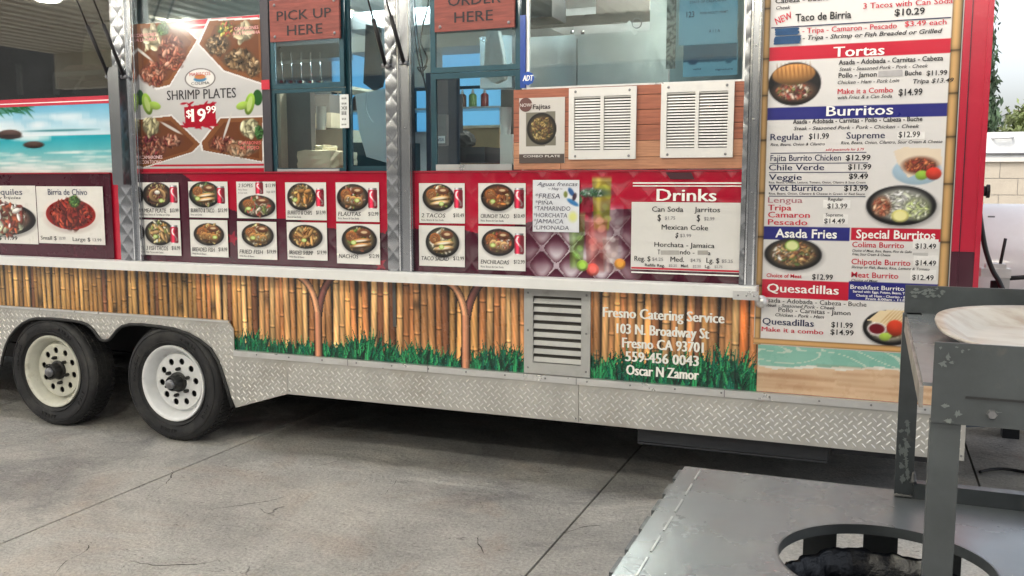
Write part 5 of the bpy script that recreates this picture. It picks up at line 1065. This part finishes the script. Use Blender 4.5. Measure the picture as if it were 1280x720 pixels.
# behind the order window
CASE = mat('charcoal_plastic', (.05, .047, .05), .45, var=.1)
pos = thing('cash_register', 'charcoal cash register screen inside the order window', 'cash register', (P(562, 180, .35)[0], .35, zA + .05))
ibox((546, 118, 575, 166), .34, .38, CASE, 'screen', pos, .006); ibox((556, 164, 566, 186), .37, .41, CASE, 'screen_stand', pos); ibox((546, 184, 606, 203), .30, .62, CASE, 'cash_drawer', pos, .004)
ibox((558, 198, 566, 202), .296, .3, flat((190, 190, 190)), 'drawer_label', pos)
cr = thing('card_reader', 'small grey card reader with a VISA mark inside the order window', 'card reader', (P(551, 180, .12)[0], .12, zA + .05)); ibox((544, 143, 558, 182), .12, .15, mat('reader_grey', (.10, .10, .11), .3), 'reader_body', cr, .004)
ibox((546, 170, 556, 179), .116, .12, flat((200, 204, 208)), 'payment_mark', cr); Lc = Letters(.1145); Lc.px('VISA', 547, 176.5, 555, 176.5, 4, (30, 40, 90), .04); Lc.build(cr)
bg_ = thing('paper_bag', 'crumpled dark paper bag between the register and the brown carton', 'bag', (P(578, 184, .5)[0], .5, zA + .1))
bm = bmesh.new(); cx, cz = P(578, 175, .5); bmesh.ops.create_icosphere(bm, subdivisions=3, radius=1)
for v in bm.verts: n = 1 + .18 * math.sin(v.co.x * 9 + v.co.z * 5) * math.cos(v.co.y * 8); v.co = Vector((cx + v.co.x * .085 * n, .5 + v.co.y * .06, cz + v.co.z * .055 * n))
bmobj('bag_body', bm, mat('dark_paper', (.09, .085, .08), .8, bump=.01, bscale=20), bg_)
bc = thing('cardboard_box', 'brown cardboard box behind the register in the order window', 'box', (P(602, 200, .75)[0], .75, zA)); ibox((576, 158, 624, 214), .75, 1.05, mat('brown_cardboard', (.42, .33, .19), .75, var=.08), 'box_body', bc, .004)
x0, z0, x1, z1 = rect(574, 156.5, 626, 160, .73); box('box_flap', (x0, .73, z0), (x1, .76, z1), CART, bc)
ibox((625, 168, 640, 206), .3, .34, CEIL, 'white_bracket'); ibox((600, 45, 640, 110), 1.1, 1.2, BRSTEEL, 'steel_panel'); ibox((512, 60, 546, 108), 1.8, 1.9, CEIL, 'pale_panel')
ibox((626, 112, 645, 170), .9, 1.0, TAUPE, 'grey_panel')
bgp = thing('plastic_bag', 'translucent white plastic bag hanging at the right of the order window', 'bag', (P(618, 95, .6)[0], .6, P(618, 100, .6)[1]))
pts = [P(a, b, .6) for a, b in ((608, 38), (622, 38), (628, 70), (630, 98), (618, 104), (604, 96), (606, 60))]
plate('bag_film', pts, [], .6, .06, mat('white_film', (.6, .62, .58), .35, bump=.03, bscale=8), bgp)
# loose cables beside the middle post
CAB = mat('black_cable', (.01, .01, .012), .4)
for pts in ([(513, -8), (517, 30), (521, 62), (526, 88), (530, 100), (536, 130), (541, 165)], [(518, -8), (519, 20), (523, 52), (528, 82), (529, 96)], [(536, -6), (534, 12), (528, 34), (526, 54), (534, 72), (530, 84), (522, 84), (527, 90), (534, 82)]):
    o = tube('hanging_cable', smoothpath([(P(a, b, .10)[0], .10, P(a, b, .10)[1]) for a, b in pts]), .0045, CAB, tr, 6)
# interior lamp: a lit ceiling fitting whose reflections show in the steel doors
LAMPM = mat('lit_tube', (1, .95, .86), .5, emit=55)
for x in (-3.2, -1.3): box('ceiling_lamp', (x - .35, .9, 2.93), (x + .35, 1.02, 2.965), LAMPM, tr, bevel=.01)

# ------------------------------------------------------------------ trash receptacle and tray rack in the foreground
TX0, TX1, TY0, TY1, TZ = -.41, .50, -3.36, -2.445, .95
PTD = mat('chipped_grey_steel_paint', (.062, .070, .075), .40, .2, var=.22, vscale=9, rvar=.12, dirt=(.16, .15, .13), dscale=16, damt=.5, dpos=.62, bump=.0006, bscale=30)
def topmat():
    m = mat('worn_steel_table_top', (.20, .22, .235), .25, .45, var=.14, vscale=2.2, rvar=.1, dirt=(.19, .16, .14), dscale=5, damt=.3, dpos=.55, bump=.001, bscale=10, stretch=(1, 1, 1)); return m
TOP = topmat()
rc = thing('trash_receptacle', 'grey steel trash receptacle with a round opening and a tray rack on its top', 'trash receptacle', ((TX0 + TX1) / 2, (TY0 + TY1) / 2, 0))
hc = (.045, -2.885); hr = .191
tp_ = plate('top_panel', [(TX0, TY0), (TX1, TY0), (TX1, TY1), (TX0, TY1)], [circ(hc[0], hc[1], hr, 72)], TZ, .004, TOP, rc, horizontal=True)
lathe('opening_rim', [(hr + .001, .0005), (hr - .002, .0006), (hr - .002, -.02), (hr + .002, -.02)], (hc[0], hc[1], TZ), PTD, tp_, 72, axis='z')
n = 7; proto = None
def slat_at(x, y, rot):
    global proto
    if proto is None:
        bm = bmesh.new(); box_into(bm, -.037, -.0025, .06, .037, .0025, TZ - .0045); proto = bmobj('slat', bm, PTD, rc, bevel=.001, seg=1); s_ = proto
    else: s_ = proto.copy(); COL.objects.link(s_)
    s_.parent = rc; s_.matrix_parent_inverse = Matrix.Translation(ROOTLOC[rc.name]).inverted(); s_.location = (x, y, 0); s_.rotation_euler = (0, 0, rot)
for k in range(7):
    x = TX0 + .06 + k * (TX1 - TX0 - .12) / 6; slat_at(x, TY1 - .012, 0); slat_at(x, TY0 + .012, 0)
for k in range(8):
    y = -2.50 - k * .1135; slat_at(TX0 + .006, y, R(90)); slat_at(TX1 - .006, y, R(90))
    box('slat_tab', (TX0 - .010, y - .040, TZ - .030), (TX0 + .001, y + .036, TZ - .003), PTD, rc, bevel=.003)
    box('weld_bead', (TX0 + .040, y - .044, TZ + .0003), (TX0 + .0445, y + .040, TZ + .0022), mat('bright_weld', (.45, .47, .47), .3, .6), tp_, bevel=.0008)
for z in (.10, .60):
    for (a, b) in (((TX0, TY0 + .016), (TX0 + .035, TY1 - .016)), ((TX1 - .035, TY0 + .016), (TX1, TY1 - .016))): box('frame_band', (a[0] + .010, a[1], z), (b[0] - .010, b[1], z + .03), PTD, rc)
for x in (TX0 + .02, TX1 - .02):
    for y in (TY0 + .02, TY1 - .02): tube('foot', [(x, y, GZ + .001), (x, y, .07)], .014, PTD, rc)
box('edge_lip', (TX0, TY1 - .0005, TZ - .03), (TX1, TY1 + .003, TZ), TOP, tp_)
# rack
RT = 1.423; RX0, RX1, RY0, RY1 = .076, .62, -3.232, -2.46
def ang(name, x, y, sx, sy, z0_, z1_, w=.038, w2=None):
    bm = bmesh.new(); w2 = w2 or w
    box_into(bm, min(x, x + sx * w), min(y, y + sy * .004), z0_, max(x, x + sx * w), max(y, y + sy * .004), z1_)
    box_into(bm, min(x, x + sx * .004), min(y + sy * .004, y + sy * w2), z0_, max(x, x + sx * .004), max(y + sy * .004, y + sy * w2), z1_)
    return bmobj(name, bm, PTD, rc)
tr_ = box('rack_leg', (RX0 - .008, RY1 - .03, TZ + .001), (RX0 + .030, RY1 - .004, RT - .061), PTD, rc, bevel=.003)
box('rack_leg', (RX0 + .012, RY0 - .001, TZ + .001), (RX0 + .052, RY0 + .026, RT - .118), PTD, rc, bevel=.003)
for y in (RY0, RY1 - .03): box('rack_leg', (RX1 - .04, y, TZ + .001), (RX1 - .002, y + .026, RT - .118), PTD, rc, bevel=.003)
box('rack_rail', (RX0 + .031, RY1 - .034, TZ + .0005), (RX1 - .041, RY1 - .006, TZ + .036), PTD, rc, bevel=.003)
rs = box('rack_shelf', (RX0, RY0 + .0045, RT - .066), (RX1, RY1 - .0045, RT - .061), TOP, rc)
box('rack_back_apron', (RX0 - .005, RY1 - .004, RT - .075), (RX1, RY1 + .001, RT), PTD, rs)
fa = box('rack_front_apron', (RX0 + .012, RY0 - .004, RT - .117), (RX1, RY0 + .001, RT), PTD, rs, bevel=.0015)
box('apron_seam', (RX0 + .055, RY0 - .0055, RT - .078), (RX1, RY0 - .0041, RT - .075), mat('seam_dark', (.02, .02, .022), .6), fa)
box('rack_side_rail', (RX0 - .004, RY0 + .002, RT - .098), (RX0 + .001, RY1 - .005, RT - .067), mat('scuffed_steel_edge', (.30, .28, .26), .4, .5, var=.4, vscale=14), rs)
CHIP = mat('bare_chip', (.17, .19, .19), .5, .3, var=.1)
def chip(cx, cz, rx, rz_, y, parent):
    n = random.randint(14, 26); plate('paint_chip', [(cx + rx * random.uniform(.3, 1.2) * math.cos(2 * math.pi * k / n), cz + rz_ * random.uniform(.3, 1.2) * math.sin(2 * math.pi * k / n)) for k in range(n)], [], y, .0006, CHIP, parent)
for (px, py, a, b) in ((1185, 446, 3.4, 5), (1179, 455, 5, 4), (1190, 453, 3, 2), (1203, 439, 2.5, 2.2), (1196, 434, 2, 1.2), (1211, 437, 1.5, 1.2), (1176, 435, 1.6, 2), (1181, 507, 5, 2.6), (1197, 517, 4.4, 4.6), (1186, 526, 6, 3), (1243, 515, 7, 1.5)):
    cx, cz = P(px, py, RY0 - .005); chip(cx, cz, a * .00125, b * .00125, RY0 - .0042 - .0009, fa)
for k in range(26):
    cx, cz = P(random.uniform(1140, 1180), random.uniform(360, 371), RY1 - .0045); chip(cx, cz, random.uniform(.003, .009), random.uniform(.002, .005), RY1 - .0045 - .0008 - .00003 * k, rs)
for k in range(26):
    cx, cz = P(random.uniform(1124, 1136), random.uniform(525, 600), RY1 - .03); chip(cx, cz, random.uniform(.003, .007), random.uniform(.004, .012), RY1 - .031 - .00003 * k, tr_)
WELD = mat('dull_weld', (.12, .12, .12), .4, .6, var=.3, vscale=60, bump=.003, bscale=120)
for (x_, y_, z_, dx) in ((RX0 - .008, RY1 - .034, TZ + .0045, .038), (RX0 + .012, RY0 - .004, TZ + .0045, .042)):
    tube('weld_seam', [(x_ + dx * k / 8, y_ + .001 * (k % 2), z_) for k in range(9)], [.0035 + .0012 * (k % 2) for k in range(9)], WELD, rc, 8)
tube('weld_seam', [(RX0 + .030, RY1 - .033, TZ + .037 + .006 * k) for k in range(5)], [.008, .006, .005, .004, .003], WELD, rc, 8)
for x_ in np.linspace(RX0 + .09, RX1 - .05, 4): lathe('bolt_head', [(0, -.004), (.006, -.004), (.0075, 0)], (x_, RY0 - .004, RT - .098), SCREW, fa, 6, smooth=False)
# trash liner
LIN = mat('black_bin_liner', (.003, .004, .007), .26, var=.3, coat=.0, bump=.004, bscale=30)
ln = thing('bin_liner', 'shiny black plastic bin liner gathered inside the round opening', 'bin liner', (hc[0], hc[1], .2))
vs = []; fs = []; NA, prof = 120, [(.178, .82), (.183, .878), (.186, .888), (.180, .884), (.168, .845), (.155, .78), (.15, .55), (.13, .30), (.02, .26)]
for k in range(NA):
    a = 2 * math.pi * k / NA; w = .004 * math.sin(k * .37) + .003 * math.sin(k * .93 + 1) + .0015 * math.sin(k * 2.1)
    for i, (r, z) in enumerate(prof):
        rr_ = r + w * (1 if 3 < i < 8 else .3) + .002 * math.sin(k * 1.3 + i); vs.append((hc[0] + rr_ * math.cos(a), hc[1] + rr_ * math.sin(a), z + w * .7 + .012 * math.cos(a - 1.9) * (i < 4)))
m_ = len(prof)
for k in range(NA):
    for i in range(m_ - 1): fs.append((k * m_ + i, k * m_ + i + 1, ((k + 1) % NA) * m_ + i + 1, ((k + 1) % NA) * m_ + i))
meshobj('liner_film', vs, fs, LIN, ln, smooth=True)
lathe('inner_bin', [(0, 0), (.15, 0), (.165, .6)], (hc[0], hc[1], .25), mat('dark_bin', (.02, .02, .022), .6), ln, 40, axis='z')
# oval tray on the rack
TRM = mat('worn_cream_tray', (.44, .415, .38), .4, var=.1, vscale=5, dirt=(.24, .16, .11), dscale=3.2, damt=.7, dpos=.46, stretch=(1, 2.5, 1), bump=.0005, bscale=30)
ty = thing('serving_tray', 'worn cream oval plastic tray with brown stains lying on the steel rack', 'tray', (.42, -2.83, RT - .06))
vs = []; fs = []; NA = 96; cx, cy = .448, -2.855
prof = [(0, 0, .002), (.78, .76, .002), (.84, .82, .004), (.95, .945, .030), (1.0, 1.0, .034), (1.004, 1.004, .030), (.97, .965, .026), (.86, .84, -.001), (0, 0, -.001)]
for k in range(NA):
    a = 2 * math.pi * k / NA; e = .72; ca, sa = math.cos(a), math.sin(a); ux, uy = math.copysign(abs(ca) ** e, ca), math.copysign(abs(sa) ** e, sa)
    for (f1_, f2_, z) in prof: vs.append((cx + .335 * ux * f1_, cy + .325 * uy * f2_, RT - .058 + z))
m_ = len(prof)
for k in range(NA):
    for i in range(m_ - 1): fs.append((k * m_ + i, k * m_ + i + 1, ((k + 1) % NA) * m_ + i + 1, ((k + 1) % NA) * m_ + i))
meshobj('tray_body', vs, fs, TRM, ty, smooth=True)

# ------------------------------------------------------------------ beyond the trailer, right
hs_ = thing('gas_hose', 'black gas hose hanging from the trailer corner to the white tank coupler', 'hose', (.6, .6, 1.0))
pt = [(1224, 262, .5), (1227, 285, .5), (1232, 312, .55), (1240, 336, .6), (1249, 352, .62), (1256, 368, .62)]
tube('hose', smoothpath([(P(a, b, y)[0], y, P(a, b, y)[1]) for a, b, y in pt]), .013, CAB, hs_, 10)
WT = mat('white_tank_paint', (.66, .67, .66), .35, var=.03, coat=.3, dirt=(.55, .54, .5), dscale=3, damt=.3)
tkx, tkz = P(1262, 322, 1.2)
tk2 = thing('white_gas_tank', 'large white rounded tank standing in front of the block wall right of the trailer', 'gas tank', (1.6, 2.2, 0))
zt_ = P(1250, 257, 1.9)[1]; zc_ = zt_ - .48
bm = bmesh.new(); pf = [(0, -1.40), (.25, -1.395), (.42, -1.37), (.47, -1.31), (.48, -1.2), (.48, 1.6), (.45, 1.75), (.3, 1.9), (0, 1.95)]
vs = []; fs = []
for k in range(48):
    a = 2 * math.pi * k / 48
    for r, o in pf: vs.append((1.9 + o, 2.45 + r * math.cos(a), zc_ + r * math.sin(a)))
for k in range(48):
    for i in range(8): fs.append((k * 9 + i, k * 9 + i + 1, ((k + 1) % 48) * 9 + i + 1, ((k + 1) % 48) * 9 + i))
meshobj('tank_body', vs, fs, WT, tk2, smooth=True)
box('tank_skirt', (.52, 1.99, .20), (3.4, 2.9, zc_ - .15), WT, tk2, bevel=.04)
for x in (.9, 3.2):
    for y in (2.1, 2.75): box('tank_foot', (x - .05, y - .05, GZ), (x + .05, y + .05, .21), DARK, tk2)
cx, cz = P(1239, 271, 1.97); box('tank_mark', (cx - .02, 1.955, cz - .004), (cx + .02, 1.975, cz + .006), SCREW, tk2)
cp = thing('gas_coupler', 'grey metal coupler with a thin upright rod in front of the white tank', 'coupler', (P(1247, 345, .75)[0], .75, P(1247, 352, .75)[1]))
ibox((1226, 336, 1264, 347), .75, .83, ALU, 'coupler_plate', cp, .004); ibox((1232, 330, 1258, 338), .77, .83, ALU, 'coupler_cap', cp, .008); ibox((1250, 345, 1262, 362), .76, .84, mat('zinc', (.45, .46, .46), .35, .7), 'coupler_block', cp, .006)
a = P(1250, 332, .8); b = P(1257, 298, .8); tube('coupler_rod', [(a[0], .8, a[1]), (b[0], .8, b[1])], .008, DKM, cp)
a = P(1258, 348, .8); b = P(1290, 346, .8); tube('coupler_bolt', [(a[0], .8, a[1]), (b[0], .8, b[1])], .012, DKM, cp)
a = P(1247, 352, .8); tube('coupler_stand', [(a[0], .84, a[1]), (a[0], .84, .52)], .03, DARK, cp)
# trailer tongue
tg2 = [(XR, .5, .47), (1.9, 1.15, .47)], [(XR, 1.9, .47), (1.9, 1.25, .47)]
TONG = mat('dark_blue_tongue_steel', (.035, .05, .07), .5, .2, var=.2)
for a, b in tg2:
    a, b = Vector(a), Vector(b); dd = (b - a); L = dd.length; M = Matrix.Translation(a) @ Matrix.Rotation(math.atan2(dd.y, dd.x), 4, 'Z'); box('tongue_beam', (0, -.04, -.07), (L, .04, .06), TONG, tr, M=M)
box('tongue_deck', (XR + .02, .60, .535), (1.35, 1.75, .545), TONG, tr)
gh = thing('ground_hose', 'thin black hose lying on the concrete at the right front of the trailer', 'hose', (.75, 1.1, 0))
pt = [(1225, 590), (1234, 587.5), (1250, 586), (1266, 587.5), (1290, 592), (1330, 600)]
tube('hose', smoothpath([(*G(a, b, GZ + .01), GZ + .01) for a, b in pt]), .009, CAB, gh, 8)
# block wall
WY = 8.0
BLK = mat('tan_block', (.36, .315, .25), .85, var=.1, vscale=3, bump=.004, bscale=30); MORT = mat('mortar', (.36, .34, .31), .9, var=.05)
wl = thing('block_wall', 'tan concrete block wall behind the white tank', 'wall', (3.5, WY + .1, 0)); ztop = P(1260, 197, WY)[1]
box('wall_core', (-1.5, WY + .01, GZ), (9.2, WY + .19, ztop - .05), MORT, wl)
bh = .2; rows = int((ztop - .05) / bh); proto_b = None
for r in range(rows + 1):
    zb0 = ztop - .05 - (r + 1) * bh
    if zb0 < -.2: break
    for c in range(14):
        x = 0.2 + c * .4 + (.2 if r % 2 else 0)
        if proto_b is None:
            bm = bmesh.new(); box_into(bm, .004, 0, .004, .396, .2, bh - .004); proto_b = bmobj('block', bm, BLK, wl, bevel=.004, seg=1); o = proto_b
        else: o = proto_b.copy(); COL.objects.link(o)
        o.parent = wl; o.matrix_parent_inverse = Matrix.Translation(ROOTLOC[wl.name]).inverted(); o.location = (x, WY, zb0)
box('wall_cap', (-1.5, WY - .03, ztop - .05), (9.2, WY + .23, ztop), mat('cap_block', (.5, .47, .42), .8, var=.05), wl, bevel=.01)
# white cargo box behind the wall
cy_ = WY + 1.2; zx0, zx1 = P(1260, 196, cy_)[1] - .7, P(1260, 165, cy_)[1]
cb2 = thing('white_cargo_box', 'white cargo box with a chrome handle seen above the block wall', 'cargo box', (3.0, cy_ + .5, 0))
box('box_body', (1.0, cy_, zx0), (5.2, cy_ + 1.1, zx1 - .28), WT, cb2, bevel=.02); box('box_lid', (.98, cy_ - .02, zx1 - .275), (5.22, cy_ + 1.12, zx1), WT, cb2, bevel=.04)
a = P(1240, 171.5, cy_ - .05); b = P(1266, 171, cy_ - .05)
tube('lid_handle', smoothpath([(a[0], cy_ - .02, a[1]), (a[0] + .03, cy_ - .06, a[1] - .01), (b[0] - .03, cy_ - .06, b[1] - .01), (b[0], cy_ - .02, b[1])]), .014, ALU, cb2)
box('trim_strip', (1.0, cy_ - .028, P(1260, 193, cy_)[1]), (5.2, cy_ - .001, P(1260, 191, cy_)[1]), SCREW, cb2)
for x in (1.5, 4.7): box('box_leg', (x - .1, cy_ + .3, GZ), (x + .1, cy_ + .8, zx0), DARK, cb2)
# trees
BARK = mat('bark', (.10, .07, .05), .9, bump=.02, bscale=12)
def leafmat(n, c): return mat(n, c, .6, var=.45, vscale=1.6)
def tree(name, label, x, y, h, rfun, trunkr, zb, nleaf, size, lm, upright=False):
    t = thing(name, label, 'tree', (x, y, 0))
    bm = bmesh.new(); tube_into(bm, [(x, y, GZ), (x + .05, y, h * .4), (x, y, h * .92)], [trunkr, trunkr * .7, .03], 10)
    for k in range(14):
        z = zb + (h - zb) * random.uniform(.0, .8); a = random.uniform(0, 6.28); r = rfun((z - zb) / (h - zb)) * .8
        tube_into(bm, [(x, y, z), (x + r * .5 * math.cos(a), y + r * .5 * math.sin(a), z + r * .4), (x + r * math.cos(a), y + r * math.sin(a), z + (r * 1.6 if upright else r * .5))], [trunkr * .25, trunkr * .15, .01], 5)
    bmobj('trunk', bm, BARK, t, smooth=True)
    nc = nleaf // 26; vs = []; fs = []
    for c in range(nc):
        v = random.random() ** .8; z = zb + (h - zb) * v; a = random.uniform(0, 6.28); r = rfun(v) * math.sqrt(random.uniform(.15, 1.05)); cx_, cy2, cz_ = x + r * math.cos(a), y + r * math.sin(a), z
        cr_ = size * random.uniform(2.2, 4.2)
        for l in range(26):
            d_ = Vector((random.gauss(0, 1), random.gauss(0, 1), random.gauss(0, 1) * (1.5 if upright else .8))).normalized() * cr_ * random.random() ** .5
            p = Vector((cx_, cy2, cz_)) + d_; u = Vector((random.gauss(0, 1), random.gauss(0, 1), random.gauss(0, 1) + (2 if upright else 0))).normalized(); w = u.orthogonal().normalized(); w = Matrix.Rotation(random.uniform(0, 6.28), 3, u) @ w
            L = size * random.uniform(.6, 1.3); n_ = len(vs); vs += [p - u * L, p + w * L * .35, p + u * L, p - w * L * .35]; fs.append((n_, n_ + 1, n_ + 2, n_ + 3))
    meshobj('crown', vs, fs, lm, t); return t
ty_ = 22.0; ex = P(1250, 120, ty_)[0]
tree('cypress_tree', 'tall narrow dark green cypress rising behind the trailer corner', ex - 1.0, ty_, P(1240, -30, ty_)[1] + 1.2, lambda v: 1.05 * (1 - v) ** .55 * min(1, v * 6 + .5), .22, .5, 70000, .10, leafmat('cypress_leaf', (.06, .10, .05)), True)
ex2 = P(1292, 150, 26)[0]
tree('leafy_tree', 'light green bushy tree top over the white cargo box at the right edge', ex2 + 1.1, 26, P(1275, 138, 26)[1] + .7, lambda v: 2.0 * math.sin(math.pi * min(1, v * .85 + .12)), .2, 1.6, 26000, .13, leafmat('light_leaf', (.12, .15, .05)))
# ------------------------------------------------------------------ canopy over the forecourt (mirrored in the window glass)
cn = thing('canopy', 'forecourt canopy with corrugated metal deck and lit round lamps over the standing area', 'canopy', (-5, -4, 0))
CX0, CX1, CY0, CY1, CZ = -14.0, 3.5, -8.2, -1.0, 3.95
vs = []; fs = []; nx_ = int((CX1 - CX0) / .3); k_ = 0
prf = [(0, 0), (.13, 0), (.17, .09), (.26, .09)]
for i in range(nx_):
    for (dx, dz) in prf: vs += [(CX0 + i * .3 + dx, CY0, CZ + dz), (CX0 + i * .3 + dx, CY1, CZ + dz)]
for i in range(len(vs) // 2 - 1): fs.append((2 * i, 2 * i + 1, 2 * i + 3, 2 * i + 2))
meshobj('corrugated_deck', vs, fs, mat('deck_beige', (.56, .53, .46), .6, var=.08), cn)
FAS = mat('beige_fascia', (.42, .39, .32), .5, var=.06, vscale=.6)
box('fascia_beam', (CX0, CY0 - .25, CZ - .62), (CX1, CY0, CZ + .2), FAS, cn, bevel=.02); box('roof_sheet', (CX0, CY0, CZ + .11), (CX1, CY1, CZ + .15), FAS, cn)
for x in (-11.5, -6.2, -.8): box('canopy_column', (x - .15, CY0 - .2, GZ), (x + .15, CY0 + .1, CZ - .62), mat('column_grey', (.35, .35, .34), .5), cn, bevel=.01)
LMP = mat('lit_lamp_lens', (1, .97, .86), .4, emit=42)
for x in (-9.5, -6.9, -4.3, -1.7, .9):
    for yl in (-6.4, -4.0): lathe('canopy_lamp', [(0, -.12), (.12, -.11), (.18, -.06), (.19, 0)], (x, yl, CZ - .005), LMP, cn, 28, axis='z')
# building added behind the viewer: darkens the glass reflections, blocks low sky
sb = thing('added_building', 'added stucco building out of view, darkening the reflections and blocking low sky', 'building', (-5, -22, 0))
box('wall', (-70, -26, GZ), (16, -22, 8.4), mat('stucco', (.16, .16, .15), .85, var=.3, vscale=.4), sb); box('roof', (-70.3, -26.3, 8.4), (16.3, -21.7, 8.65), mat('dark_roof', (.10, .09, .09), .7), sb)
for i in range(7):
    x = -22 + i * 5; w = box('window', (x, -22.0, .9), (x + 2.2, -21.96, 2.5), mat('dark_pane', (.03, .04, .05), .1), sb); box('frame', (x - .08, -21.995, .82), (x + 2.28, -21.98, .895), WALU, w)
